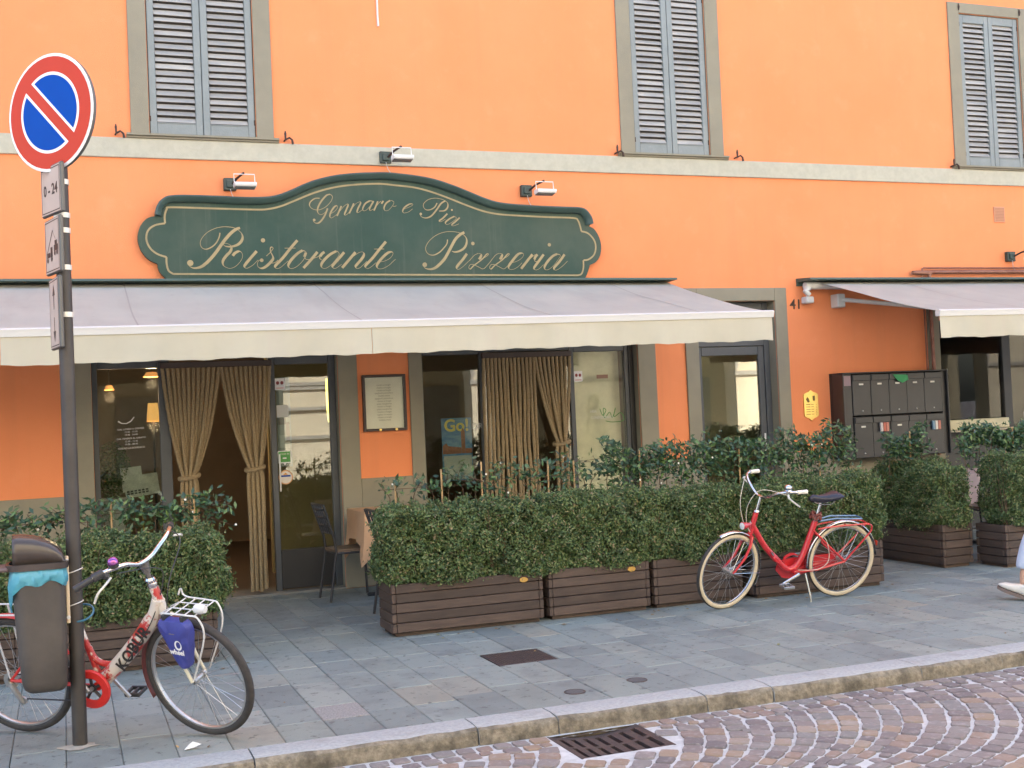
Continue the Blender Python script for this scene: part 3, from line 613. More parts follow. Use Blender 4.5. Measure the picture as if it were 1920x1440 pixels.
# ================================================================== RESTAURANT SIGN (painted board with a moulded top edge)
SIGN_TEXT = {
 'Ristorante': [
  ('f',[(1412,3371),(1407,3341),(1389,3298),(1361,3261),(1324,3233),(1282,3218),(1249,3229),(1233,3260),(1237,3296),(1262,3337),(1305,3377),(1366,3409),(1427,3425),(1482,3427),(1536,3420),(1578,3402)]),
  ('s',[(1566,3408),(1604,3374),(1617,3337),(1607,3300),(1579,3269),(1542,3251),(1499,3243),(1463,3246),(1444,3256),(1446,3271),(1464,3274),(1491,3265),(1508,3250),(1511,3225),(1497,3194),(1466,3163),(1437,3126),(1427,3095),(1435,3067),(1461,3049),(1491,3042),(1528,3052),(1565,3080),(1597,3120),(1610,3157),(1603,3188),(1582,3201),(1558,3194),(1536,3179),(1521,3158)]),
  ('S',[(1596,3419),(1559,3405),(1510,3367),(1459,3311),(1421,3261),(1377,3199),(1326,3137),(1277,3088),(1234,3057),(1192,3045),(1157,3046),(1128,3063),(1117,3088)]),
  ('d28',[(1137,3091)]),
  ('s',[(1741,3203),(1683,3139),(1629,3074),(1625,3052),(1640,3043),(1662,3049),(1706,3077),(1750,3121)]),
  ('d20',[(1803,3305)]),
  ('f',[(1829,3158),(1864,3190),(1880,3209),(1893,3228),(1888,3241),(1873,3239),(1867,3218),(1870,3193)]),
  ('s',[(1870,3193),(1885,3165),(1890,3134),(1867,3102),(1835,3071),(1803,3049),(1772,3043),(1748,3058),(1743,3083),(1753,3111),(1775,3124)]),
  ('d17',[(1784,3118)]),
  ('f',[(1866,3091),(1904,3096),(1936,3121)]),
  ('s',[(2124,3308),(2059,3235),(1980,3140),(1912,3071),(1908,3049),(1926,3041),(1958,3052),(2003,3090),(2029,3112)]),
  ('f',[(2001,3233),(2052,3233),(2104,3234)]),
  ('s',[(2168,3212),(2119,3182),(2061,3125),(2031,3078),(2036,3049),(2063,3041),(2108,3059),(2160,3106),(2194,3154),(2205,3185),(2193,3204),(2168,3212)]),
  ('s',[(2200,3192),(2193,3173),(2184,3151)]),
  ('f',[(2184,3147),(2199,3129),(2224,3126),(2256,3135)]),
  ('s',[(2310,3199),(2243,3122),(2171,3046)]),
  ('f',[(2246,3126),(2282,3142),(2314,3154),(2337,3174)]),
  ('s',[(2377,3199),(2354,3183),(2333,3158)]),
  ('f',[(2330,3158),(2330,3135),(2348,3123)]),
  ('s',[(2489,3206),(2437,3180),(2384,3136),(2347,3091),(2342,3059),(2361,3042),(2393,3047),(2439,3079),(2486,3130),(2517,3174),(2508,3200),(2489,3208)]),
  ('s',[(2566,3197),(2512,3136),(2452,3072),(2451,3050),(2470,3042),(2496,3053),(2536,3082)]),
  ('s',[(2676,3198),(2615,3130),(2541,3048)]),
  ('s',[(2581,3092),(2635,3143),(2689,3182),(2729,3201),(2755,3195),(2757,3169),(2732,3131),(2684,3079),(2671,3060),(2683,3042),(2712,3048),(2750,3079),(2784,3112)]),
  ('s',[(2980,3303),(2914,3228),(2837,3138),(2772,3073),(2771,3050),(2794,3042),(2827,3060),(2875,3099)]),
  ('f',[(2861,3230),(2910,3230),(2960,3231)]),
  ('s',[(2922,3106),(2962,3115),(3009,3138),(3040,3171),(3045,3197),(3022,3203),(2985,3187),(2930,3138),(2884,3080),(2883,3051),(2906,3038),(2945,3044),(3000,3073),(3041,3109),(3069,3132)]),
 ],
 'Pizzeria': [
  ('f',[(3607,3330),(3599,3289),(3567,3248),(3517,3202),(3457,3175),(3406,3185),(3380,3222),(3386,3267),(3429,3325),(3500,3375),(3578,3403),(3656,3409),(3724,3402)]),
  ('m',[(3724,3402),(3775,3378),(3804,3341),(3802,3291),(3774,3245),(3725,3216),(3677,3207),(3647,3215)]),
  ('S',[(3785,3403),(3741,3381),(3687,3331),(3631,3240),(3575,3149),(3521,3091),(3468,3050),(3416,3036),(3366,3046),(3346,3074)]),
  ('d23',[(3363,3080)]),
  ('s',[(3802,3191),(3756,3133),(3696,3067),(3691,3042),(3712,3036),(3761,3067),(3825,3125)]),
  ('d18',[(3869,3293)]),
  ('f',[(3825,3121),(3879,3175),(3920,3194)]),
  ('s',[(3924,3194),(3952,3185),(3944,3159),(3926,3135)]),
  ('f',[(3926,3135),(3966,3144),(4011,3169),(4029,3188),(4007,3186),(3956,3134),(3866,3071),(3830,3038),(3815,3055),(3832,3082),(3867,3084)]),
  ('m',[(3858,3085),(3909,3063),(3952,3040)]),
  ('f',[(3952,3040),(3979,3046),(4034,3101),(4100,3176),(4140,3195)]),
  ('s',[(4145,3195),(4173,3187),(4165,3160),(4146,3136)]),
  ('f',[(4146,3136),(4187,3145),(4233,3170),(4251,3190),(4229,3187),(4177,3135),(4086,3072),(4049,3038),(4034,3055),(4051,3082),(4086,3084)]),
  ('m',[(4078,3086),(4130,3063),(4173,3040)]),
  ('f',[(4173,3040),(4200,3047),(4256,3101)]),
  ('s',[(4256,3101),(4319,3114),(4375,3144),(4404,3182),(4386,3199),(4341,3186),(4284,3127),(4237,3068),(4244,3038),(4284,3036),(4335,3060),(4382,3102)]),
  ('s',[(4499,3187),(4437,3119),(4370,3041)]),
  ('f',[(4436,3110),(4483,3153),(4530,3187)]),
  ('s',[(4553,3187),(4529,3161),(4517,3136)]),
  ('f',[(4517,3136),(4527,3115),(4554,3119),(4592,3145)]),
  ('s',[(4621,3187),(4564,3119),(4510,3051),(4523,3030),(4560,3039),(4617,3085)]),
  ('d18',[(4688,3286)]),
  ('s',[(4768,3192),(4721,3171),(4664,3120),(4625,3064),(4632,3033),(4669,3035),(4726,3077),(4785,3146),(4805,3180),(4768,3192)]),
  ('s',[(4851,3189),(4792,3116),(4729,3052),(4737,3028),(4770,3035),(4827,3073),(4880,3120)]),
 ],
 'Gennaro e Pia': [
  ('f',[(2352,3712),(2305,3707),(2261,3672),(2255,3634),(2288,3605),(2343,3601),(2404,3628),(2457,3680),(2476,3727),(2456,3752)]),
  ('g',[(2456,3752),(2417,3739),(2363,3678),(2331,3618),(2329,3576),(2354,3555),(2388,3568),(2424,3607)]),
  ('g',[(2425,3616),(2401,3560),(2369,3509),(2334,3476),(2304,3474),(2283,3490)]),
  ('d13',[(2292,3503)]),
  ('g',[(2444,3561),(2488,3587),(2519,3622),(2516,3643),(2489,3630),(2453,3578),(2443,3539),(2459,3525),(2503,3553),(2526,3571)]),
  ('g',[(2559,3641),(2535,3592),(2512,3545)]),
  ('g',[(2526,3571),(2575,3631),(2616,3662),(2624,3649),(2605,3606),(2586,3563),(2598,3555),(2634,3581)]),
  ('g',[(2681,3669),(2657,3620),(2631,3572)]),
  ('g',[(2652,3607),(2698,3664),(2742,3686),(2746,3669),(2722,3626),(2708,3587),(2721,3581),(2761,3609)]),
  ('g',[(2839,3697),(2794,3670),(2766,3622),(2774,3599),(2805,3610),(2846,3654),(2869,3689),(2839,3697)]),
  ('g',[(2876,3695),(2836,3628),(2839,3602),(2871,3620)]),
  ('g',[(2918,3694),(2897,3648),(2875,3603)]),
  ('f',[(2894,3637),(2926,3677),(2949,3695)]),
  ('g',[(2973,3699),(2952,3671)]),
  ('g',[(3042,3705),(3001,3678),(2977,3635),(2985,3605),(3020,3610),(3062,3654),(3077,3689),(3051,3705)]),
  ('f',[(3066,3649),(3084,3648),(3102,3654)]),
  ('g',[(3168,3621),(3218,3639),(3264,3662),(3260,3675),(3228,3670),(3182,3639),(3161,3603),(3175,3585),(3220,3596),(3262,3627)]),
  ('f',[(3514,3689),(3489,3649),(3443,3622),(3397,3621),(3373,3651),(3382,3686),(3429,3722),(3503,3737),(3575,3725)]),
  ('g',[(3575,3725),(3620,3695),(3622,3651),(3589,3616),(3533,3610)]),
  ('g',[(3602,3713),(3555,3685),(3507,3623),(3449,3560),(3394,3539),(3349,3550),(3336,3572)]),
  ('d13',[(3343,3578)]),
  ('g',[(3615,3585),(3567,3540),(3529,3513),(3547,3505),(3594,3532)]),
  ('d10',[(3664,3623)]),
  ('g',[(3687,3560),(3640,3537),(3593,3501),(3601,3479),(3638,3489),(3705,3538),(3687,3560)]),
  ('g',[(3742,3548),(3694,3507),(3656,3476),(3674,3465),(3730,3486)]),
 ],
}
S_OUTER = [(935,2938),(885,2984),(857,3032),(850,3083),(768,3129),(708,3213),(686,3315),(709,3418),(769,3492),(845,3519)]
S_MOULD = [(845,3519),(856,3584),(902,3652),(986,3690),(1198,3697),(1437,3694),(1619,3689),(1803,3693),(1928,3711),(2054,3758),(2182,3818),(2311,3869),(2505,3918),(2701,3943),(2898,3955),(2991,3958),(3084,3954),(3285,3937),(3487,3904),(3691,3843),(3827,3793),(3965,3740),(4104,3699),(4246,3681),(4534,3667),(4826,3661),(5019,3658),(5093,3629),(5142,3561),(5156,3499)]
S_OUTR = [(5146,3481),(5204,3451),(5253,3369),(5271,3272),(5251,3175),(5202,3113),(5133,3081),(5107,3009),(5065,2929)]
S_GOLD = [(928,3452),(927,3518),(947,3580),(982,3599),(1314,3596),(1738,3592),(1861,3599),(1987,3630),(2114,3683),(2307,3764),(2501,3820),(2697,3850),(2881,3863),(2987,3864),(3080,3856),(3280,3839),(3442,3804),(3617,3748),(3822,3673),(4002,3616),(4170,3589),(4385,3579),(4675,3570),(4970,3565),(5021,3538),(5041,3484)]
S_GOLDR = [(5053,3429),(5127,3409),(5191,3341),(5207,3265),(5184,3189),(5121,3140),(5063,3130)]
S_GOLDB = [(5060,3130),(5056,3050),(5031,2989),(4985,2975),(984,2990),(944,3020),(929,3081),(929,3144)]
S_GOLDL = [(929,3144),(851,3172),(789,3226),(760,3304),(777,3383),(837,3432),(928,3452)]
mm_ = lambda L: [(a/1000, b/1000) for a, b in L]
sg = thing('restaurant_sign', 'long scrolled green board with gold script lettering above the awning', 'sign', (2.98,-.03,2.93))
lobeL = catmull(mm_(S_OUTER[3:]), 5); notchL = catmull(mm_(S_OUTER[:4]), 4); topc = catmull(mm_(S_MOULD), 5); lobeR = catmull(mm_(S_OUTR[:7]), 5); notchR = catmull(mm_(S_OUTR[6:]), 4)
outline = notchL[:-1] + lobeL[:-1] + topc + lobeR[:-1] + notchR
MB().prism(outline, 'y', -.072, -.02).obj('board', m_green, sg)
# moulded cornice along the top
def offset(path, d):
    o = []
    for i, p in enumerate(path):
        a, b = path[max(i-1,0)], path[min(i+1,len(path)-1)]; t = Vector((b[0]-a[0], b[1]-a[1])); t.normalize(); o.append((p[0]+t.y*d, p[1]-t.x*d))
    return o
prof = [(-.004,-.02),(-.006,-.150),(.006,-.158),(.020,-.150),(.028,-.135),(.042,-.125),(.052,-.100),(.054,-.074),(.054,-.0722)]
mb = MB(); v = []; f = []; np_ = len(prof)
rows = [offset(topc, d) for d, y in prof]
for i in range(len(topc)):
    for (d, y), r in zip(prof, rows): v.append((r[i][0], y, r[i][1]))
for i in range(len(topc)-1): f += [(i*np_+k, i*np_+k+1, (i+1)*np_+k+1, (i+1)*np_+k) for k in range(np_-1)]
f += [tuple(range(np_)), tuple((len(topc)-1)*np_+k for k in range(np_-1,-1,-1))]
mb.add(v, f).obj('moulding', m_gmould, sg, True)
YS = -.0755
def ribbon(mb, path, widths, y0):
    n = len(path); v = []
    for i, p in enumerate(path):
        a, b = path[max(i-1,0)], path[min(i+1,n-1)]; t = Vector((b[0]-a[0], b[1]-a[1]))
        t = t.normalized() if t.length > 0 else Vector((1,0)); q = widths[i]/2; y = y0 - .0006*i/n
        v += [(p[0]-t.y*q, y, p[1]+t.x*q), (p[0]+t.y*q, y, p[1]-t.x*q)]
    mb.add(v, [(2*i, 2*i+1, 2*i+3, 2*i+2) for i in range(n-1)])
line = MB(); k = 0
for s in (S_GOLD, S_GOLDR, S_GOLDL): ribbon(line, catmull(mm_(s), 5), [.017]*(5*(len(s)-1)+1), YS-.0004*k); k += 1
g = mm_(S_GOLDB); pb = catmull(g[:4], 5) + catmull(g[4:], 5)
ribbon(line, pb, [.017]*len(pb), YS-.0012)
ribbon(line, [mm_(S_GOLD)[-1], mm_(S_GOLDR)[0]], [.017]*2, YS-.0016)
line.obj('gold_line', m_gold, sg)
dn = Vector((-.63,-.77))      # pen direction of the broad down strokes (x, z)
PEN = {'s': (.0040,.026), 'S': (.0040,.029), 'f': (.0052,.012), 'm': (.005,.023), 'g': (.0040,.016)}
for word, strokes in SIGN_TEXT.items():
    mb = MB(); y = YS
    for kind, pts in strokes:
        y -= .00025
        P2 = mm_(pts)
        if kind[0] == 'd':
            r = float(kind[1:])/1000; c = P2[0]; mb.add([(c[0]+r*math.cos(q*math.pi/8), y, c[1]+r*math.sin(q*math.pi/8)) for q in range(16)], [tuple(range(16))]); continue
        path = catmull(P2, 7); lo, hi = PEN[kind]; wd = []; n = len(path)
        for i in range(n):
            a, b = path[max(i-1,0)], path[min(i+1,n-1)]; t = Vector((b[0]-a[0], b[1]-a[1])); t = t.normalized() if t.length else Vector((1,0))
            wd.append(lo + (hi-lo)*max(0, t.dot(dn))**1.6)
        wd = [sum(wd[max(0,i-2):i+3])/len(wd[max(0,i-2):i+3]) for i in range(n)]
        ribbon(mb, path, wd, y)
    mb.obj('lettering', m_gold, sg)
MB().box(.95,5.05,-.078,-.02,2.905,2.937,.003).obj('bottom_rail', m_green, sg)

# ================================================================== FLOODLIGHTS ABOVE THE SIGN
m_lbox = M('lamp_box_green', (.028,.050,.042), .5, col2=(.04,.06,.05), scale=20)
m_lwhite = M('lamp_white', (.72,.72,.70), .35)
m_lglass = M('lamp_lens', (.18,.18,.17), .25)
def floodlight(x, z, label, reach=.30, dx=.10):
    t = thing('floodlight', label, 'lamp', (x,0,z), 'floodlights on the facade')
    MB().box(x-.058,x+.058,-.055,-.03 if z > 4.06 else 0,z-.058,z+.058,.006).box(x-.035,x+.035,-.075,-.0555,z-.035,z+.035,.006).obj('junction_box', m_lbox, t)
    for q in (-1,1):
        for w_ in (-1,1): MB().tube([(x+.048*q,-.06,z+.048*w_),(x+.048*q,-.0552,z+.048*w_)], .005, 6).obj('bolt', m_iron, t)
    MB().tube([(x+.02,-.07,z),(x+.05,-.16,z+.035),(x+dx*.9,-reach,z+.055)], .011, 8).obj('arm', m_iron, t, True)
    hx, hy, hz = x+dx, -reach, z-.055
    MB().tube([(hx-.095,hy,hz+.01),(hx-.098,hy+.005,hz+.10),(hx+.088,hy+.005,hz+.10),(hx+.09,hy,hz+.01)], .005, 6).obj('yoke', m_lwhite, t)
    h = MB().prism([(hy-.055,hz+.018),(hy+.05,hz+.024),(hy+.06,hz+.008),(hy+.055,hz-.02),(hy-.05,hz-.014),(hy-.06,hz)], 'x', hx-.098, hx+.098).obj('lamp_head', m_lwhite, t)
    MB().prism([(hy+.052,hz-.0205),(hy-.047,hz-.0148),(hy-.047,hz-.022),(hy+.05,hz-.032)], 'x', hx-.09, hx+.09).obj('lens', m_lglass, h)
    MB().tube(catmull([(x,-.06,z-.05),(x+.015,-.05,z-.10),(x+.05,-.02,z-.14),(x+.09,-.006,z-.16)],4), .003, 5).obj('cable', m_wmetal, t)
floodlight(1.525,3.83,'small white floodlight on a dark green box above the left end of the sign')
floodlight(3.02,4.13,'small white floodlight on the pale band above the crest of the sign')
floodlight(4.48,3.84,'small white floodlight on a dark green box above the right end of the sign')
floodlight(10.66,3.20,'dark lamp box with arm on the orange wall below the vent')

# ================================================================== AWNINGS
m_wall_prof = m_ghouse
def FZ(x, t, zb, zf, sag):      # hang of the cloth: sag, slack between the seams, ripples near the roller and front bar
    q = math.sin(math.pi*t)
    return zb+(zf(x)-zb)*t - sag*q*(.75+.25*math.sin(x*2.1+.5)) + .010*math.sin(x*3.3+t*3)*q + .0035*math.sin(x*11+t*9)*q 
def fabric(x0, x1, yb, zb, yf, zf, seams, name, parent, sag=.045, nx=160, ny=20):
    X = np.linspace(0,1,nx+1); T = np.linspace(0,1,ny+1); V = []
    for t in T:
        for s in X:
            x = x0+(x1-x0)*s; y = yb+(yf-yb)*t; z = FZ(x,t,zb,zf,sag)
            V.append((x,y,z))
    V = np.array(V); n1 = nx+1; F = [(j*n1+i, j*n1+i+1, (j+1)*n1+i+1, (j+1)*n1+i) for j in range(ny) for i in range(nx)]
    V2 = V.copy(); V2[:,2] -= .003; n = len(V); F = F + [tuple(i+n for i in reversed(f)) for f in F]
    o = parent; me = rawmesh(name, np.vstack([V,V2]) - np.array(wloc(parent)), np.array(F), m_fab, True); ob = link(name, me, parent)
    for sx in seams:
        mb = MB(); 
        for t in np.linspace(0,1,15):
            x = sx; y = yb+(yf-yb)*t; z = FZ(x,t,zb,zf,sag)
            mb.v += [(x-.006,y,z+.0042),(x+.006,y,z+.0046)]
        mb.f = [(2*i,2*i+1,2*i+3,2*i+2) for i in range(14)]
        mb.obj('seam', bpy.data.materials.get('seam_fabric') or M('seam_fabric',(.50,.46,.40),.8,trans=.2), ob)
    return ob
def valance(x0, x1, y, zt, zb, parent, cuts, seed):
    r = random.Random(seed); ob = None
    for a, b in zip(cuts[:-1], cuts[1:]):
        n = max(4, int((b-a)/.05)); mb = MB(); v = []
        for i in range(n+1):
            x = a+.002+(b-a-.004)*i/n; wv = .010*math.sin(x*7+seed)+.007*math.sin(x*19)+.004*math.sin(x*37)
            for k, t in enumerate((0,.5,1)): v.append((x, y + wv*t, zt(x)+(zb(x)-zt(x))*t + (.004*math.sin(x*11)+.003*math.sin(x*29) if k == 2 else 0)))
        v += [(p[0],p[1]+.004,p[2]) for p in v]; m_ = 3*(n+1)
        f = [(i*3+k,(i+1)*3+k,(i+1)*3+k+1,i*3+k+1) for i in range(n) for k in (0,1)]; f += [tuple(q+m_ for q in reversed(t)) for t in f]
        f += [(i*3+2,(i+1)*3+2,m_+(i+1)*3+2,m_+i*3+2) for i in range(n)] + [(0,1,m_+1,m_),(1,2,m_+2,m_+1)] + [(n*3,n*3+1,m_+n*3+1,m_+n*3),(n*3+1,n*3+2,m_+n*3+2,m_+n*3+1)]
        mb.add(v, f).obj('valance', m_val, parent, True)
def awning(label, x0, x1, yf, zf, zb, hx0, hx1, seams, cuts, seed, arms):
    t = thing('awning', label, 'awning', ((x0+x1)/2,0,2.85), 'retractable awnings')
    MB().prism([(0,2.945),(-.27,2.925),(-.275,2.905),(-.02,2.90),(-.02,2.86),(0,2.86)], 'x', hx0, hx1).obj('housing', m_ghouse, t)
    MB().tube([(hx0+.05,-.09,2.855),(hx1-.05,-.09,2.855)], .042, 14).obj('roller', m_wmetal, t, True)
    fabric(x0, x1, -.11, 2.893, yf, zf, seams, 'fabric', t)
    xs = [x0-.01+(x1-x0+.02)*i/12 for i in range(13)]
    prof = [(-.045,-.004),(-.052,.014),(-.03,.026),(.01,.026),(.022,.008),(.02,-.035),(-.035,-.038)]
    v = []; n = len(prof)
    for x in xs: v += [(x, yf+a, zf(x)+b-.018) for a, b in prof]
    f = [(i*n+k,i*n+(k+1)%n,(i+1)*n+(k+1)%n,(i+1)*n+k) for i in range(12) for k in range(n)] + [tuple(range(n)), tuple(12*n+k for k in range(n-1,-1,-1))]
    MB().add(v, f).obj('front_bar', M('awning_bar',(.60,.60,.58),.45) if 'awning_bar' not in bpy.data.materials else bpy.data.materials['awning_bar'], t)
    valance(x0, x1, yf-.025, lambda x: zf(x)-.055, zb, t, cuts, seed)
    for a in arms:     # folding arms: wall shoulder > elbow > front bar
        sh = (a[0],-.10,2.70); el = (a[1], yf*.52, 2.47); fr = (a[2], yf+.03, zf(a[2])-.03)
        MB().tube([sh, el], .024, 10).tube([el, fr], .020, 10).lathe([(0,-.04),(.035,-.04),(.035,.04),(0,.04)], 12, el).obj('folding_arm', m_wmetal, t, True)
        MB().box(a[0]-.05,a[0]+.05,-.14,0,2.61,2.76,.008).obj('arm_bracket', m_wmetal, t)
    return t
zfL = lambda x: 2.345 + (x+.4)*.0095
awning('wide off-white awning over the restaurant front, its green housing under the sign', -3.2, 6.0, -2.03, zfL, lambda x: zfL(x)-.262, -3.4, 6.03, (-1.3,.55,2.25,3.9,5.3), [-3.2,-.4,2.31,6.0], 1, [(-2.6,-1.9,-2.5),(5.75,4.6,5.3)])
zfR = lambda x: 2.395 + (x-7.9)*.004
aw2 = awning('off-white awning over the dark shop window at the right edge', 7.88, 12.6, -2.0, zfR, lambda x: zfR(x)-.262, 7.66, 12.8, (9.0,10.4,11.6), [7.88,9.62,12.6], 5, [(8.15,9.1,8.0),(12.3,11.6,12.2)])
MB().tube([(7.74,-.11,2.83),(7.70,-.12,2.79),(7.74,-.12,2.75)], [.04,.035,.03], 10).box(7.70,7.80,-.13,-.02,2.66,2.735,.01).obj('gear_case', m_wmetal, aw2, True)

# ================================================================== MENU CASE, NAME PLATE, MAILBOXES
mc = thing('menu_case', 'framed menu sheet behind glass on the orange pier between the shop bays', 'menu case', (2.92,0,1.48))
m_mframe = M('dark_brown_wood', (.035,.018,.012), .45)
for (a,b,c,d) in ((2.70,2.725,1.475,2.02),(3.105,3.13,1.475,2.02),(2.7255,3.1045,1.475,1.50),(2.7255,3.1045,1.995,2.02)): MB().box(a,b,-.045,0,c,d,.003).obj('frame', m_mframe, mc)
MB().box(2.7255,3.1045,-.012,-.002,1.5005,1.9945).obj('menu_sheet', M('cream_paper',(.86,.83,.70),.8,col2=(.80,.77,.64),scale=5), mc)
m_ink = M('pale_ink', (.36,.33,.26), .8)
for i in range(14): TXT('menu_lines', random.choice(('pizza margherita','spaghetti pomodoro','insalata mista','tagliata di manzo','risotto ai funghi','tiramisu')), .022, FACE(2.915,-.0128,1.92-i*.026), m_ink, mc)
MB().box(2.7255,3.1045,-.036,-.032,1.5005,1.9945).obj('pane', m_glassc, mc)
for x in (2.86,3.02): MB().lathe([(0,-.049),(.012,-.048),(.014,-.0455)],10,(x,0,1.487),'y').obj('knob', m_brass, mc, True)
npl = thing('brass_nameplate', 'shaped brass doorbell plate on the orange wall left of the mailboxes', 'nameplate', (7.77,0,1.36))
poly = [(7.675,1.42),(7.675,1.655),(7.70,1.672),(7.735,1.682),(7.767,1.705),(7.80,1.682),(7.835,1.672),(7.86,1.655),(7.86,1.42),(7.835,1.402),(7.80,1.392),(7.767,1.366),(7.735,1.392),(7.70,1.402)]
MB().prism(poly, 'y', -.016, 0).obj('plate', m_brass, npl)
m_eng = M('engraving', (.16,.11,.035), .6)
for i in range(5):
    z = 1.545-i*.027; MB().box(7.70,7.755,-.0172,-.0165,z-.004,z+.004).obj('name_line', m_eng, npl)
    MB().box(7.765,7.80,-.0172,-.0165,z-.003,z+.003).obj('name_line', m_eng, npl)
    MB().lathe([(0,-.022),(.006,-.0215),(.008,-.0165)],10,(7.835,0,z),'y').obj('bell_button', m_brass, npl, True)
MB().prism([(7.70,1.60),(7.72,1.63),(7.74,1.61),(7.75,1.575),(7.725,1.565)],'y',-.0172,-.0164).obj('emblem', m_eng, npl); MB().box(7.79,7.82,-.0172,-.0165,1.585,1.64).obj('emblem', m_eng, npl)
m_mail = M('mailbox_black', (.017,.018,.020), .36, col2=(.026,.026,.028), scale=4, spec=.5)
m_mail2 = M('mailbox_rail', (.014,.014,.015), .5)
mx = thing('mailbox_cabinet', 'black steel cabinet of ten mailboxes on the orange wall', 'mailboxes', (8.75,0,.92))
MB().box(8.03,9.46,-.05,0,.92,1.875).obj('back_panel', m_mail2, mx)
MB().box(8.03,9.46,-.25,-.0505,1.862,1.876,.003).obj('roof', m_mail, mx); MB().box(8.046,8.165,-.215,-.0505,.92,1.861,.003).obj('side_filler', m_mail, mx); MB().box(9.385,9.444,-.215,-.0505,.92,1.861,.003).obj('side_filler', m_mail, mx)
for (a,b) in ((8.03,8.045),(9.445,9.46)): MB().box(a,b,-.25,-.0505,.92,1.861,.003).obj('side_panel', m_mail, mx)
for r_i in range(2):
    for c in range(5):
        x0 = 8.17+c*.242; z0 = 1.398-r_i*.470; dy = random.uniform(-.004,.004)
        b = MB().box(x0,x0+.238,-.23+dy,-.052,z0,z0+.455,.004).obj('mailbox', m_mail, mx)
        MB().box(x0+.004,x0+.234,-.245+dy,-.2305+dy,z0+.385,z0+.45,.003).obj('letter_flap', m_mail, b)
        if (r_i, c) not in ((1,1),(1,4)): MB().box(x0+.085,x0+.142,-.2345+dy,-.2305+dy,z0+.335,z0+.354).obj('name_card', M('card_white',(.70,.68,.60),.7) if 'card_white' not in bpy.data.materials else bpy.data.materials['card_white'], b)
        MB().lathe([(0,-.008),(.007,-.007),(.008,0)],8,(x0+.12,-.2305+dy,z0+.05),'y').obj('lock', m_wmetal, b, True)
MB().box(8.055,8.155,-.2185,-.2155,1.73,1.84).obj('notice', M('notice_mauve',(.30,.22,.24),.8), mx)
o = MB().add([(8.70,-.25,1.84),(8.88,-.27,1.83),(8.90,-.262,1.775),(8.80,-.28,1.742),(8.75,-.265,1.77)],[(0,1,2,3,4)]).add([(8.70,-.247,1.84),(8.88,-.267,1.83),(8.90,-.259,1.775),(8.80,-.277,1.742),(8.75,-.262,1.77)],[(4,3,2,1,0)]).obj('flyer', M('green_paper',(.05,.30,.11),.7)); tag(o, 'green leaflet sticking out of an upper mailbox', 'leaflet')
def roll(x, z, cols, nm, label):
    t = thing(nm, label, 'leaflet', (x,-.24,z))
    for i, c in enumerate(cols): MB().box(x+i*.034-.034,x+i*.034-.002,-.262-.006*i,-.236,z-.05,z+.05,.004).obj('sheet', M('print_%d_%d'%(int(x*100),i), c, .5), t)
roll(8.53,1.26,((.55,.5,.48),(.45,.12,.08),(.5,.2,.15)),'folded_leaflet','red and white folded leaflet poking out of a lower mailbox')
roll(9.24,1.25,((.16,.26,.36),(.6,.58,.55),(.45,.16,.12)),'folded_leaflet','blue, white and red leaflet in the lower right mailbox')
# ================================================================== ROPE CURTAINS
def strand(mb, pts, r, rr):
    P3 = catmull(pts, 9); n = len(P3); a = rr.uniform(0,6)
    mb.tube(P3, [r*(1+.10*math.sin(i*2.3+a)+rr.uniform(-.07,.07)) for i in range(n)], 7)
def curtain(label, bundles, rail, seed):
    x0, x1, zr = rail; t = thing('rope_curtain', label, 'curtain', ((x0+x1)/2,.06,0), 'rope door curtains')
    MB().box(x0,x1,.035,.085,zr,zr+.055,.004).obj('curtain_rail', M('rail_brown',(.045,.026,.02),.5) if 'rail_brown' not in bpy.data.materials else bpy.data.materials['rail_brown'], t)
    rr = random.Random(seed)
    for (a, b, n, tie, bot, zb) in bundles:
        for i in range(n):
            u = i/(n-1); xt = a+(b-a)*u; y = .058+rr.uniform(-.006,.006)
            if tie is None:
                xb = bot[0]+(bot[1]-bot[0])*u; pts = [(xt,y,zr)] + [(xt+(xb-xt)*q+rr.uniform(-.010,.010),y+rr.uniform(-.008,.008),zr+(zb-zr)*q) for q in (.2,.4,.6,.8)] + [(xb,y,zb+rr.uniform(-.01,.02))]
            else:
                tx, tz, tw = tie; k = i % 3; xk = tx+(u-.5)*tw; yk = .058 + (-.030,.0,.028)[k]
                bow = (tx-xt)*.02
                pts = [(xt,y,zr),(xt+(xk-xt)*.10+bow,y,zr-(zr-tz)*.22),(xt+(xk-xt)*.38+bow,y+(yk-y)*.4,zr-(zr-tz)*.56),(xt+(xk-xt)*.80,yk,zr-(zr-tz)*.87),(xk,yk,tz),(xk+(u-.5)*.03,yk,tz-.12)]
                xb = bot[0]+(bot[1]-bot[0])*u; pts += [(xb+rr.uniform(-.006,.006),yk,tz-(tz-zb)*.5),(xb,yk,zb+rr.uniform(-.02,.02))]
            mb = MB(); strand(mb, pts, .0168, rr); mb.obj('strand', m_rope, t, True)
        if tie:
            tx, tz, tw = tie; mb = MB(); pts = [(tx+(tw/2+.026)*math.cos(q), .058-.062*math.sin(q), tz+.018*math.cos(q*1+.6)) for q in [2*math.pi*k/20 for k in range(20)]]
            mb.tube(pts, .022, 8, closed=True); mb.obj('tie', m_rope, t, True)
curtain('rope curtain tied back in two halves in the open restaurant doorway', [(.866,1.372,12,(1.071,1.14,.115),(1.005,1.135),.03),(1.392,1.84,11,(1.668,1.185,.11),(1.60,1.738),.05)], (.845,1.858,2.14), 3)
curtain('rope curtain, one half hanging straight, in the right-hand bay behind the hedge', [(3.972,4.515,14,None,(3.955,4.52),.04),(4.53,4.91,9,(4.785,1.27,.11),(4.72,4.855),.04)], (3.955,4.925,2.155), 4)

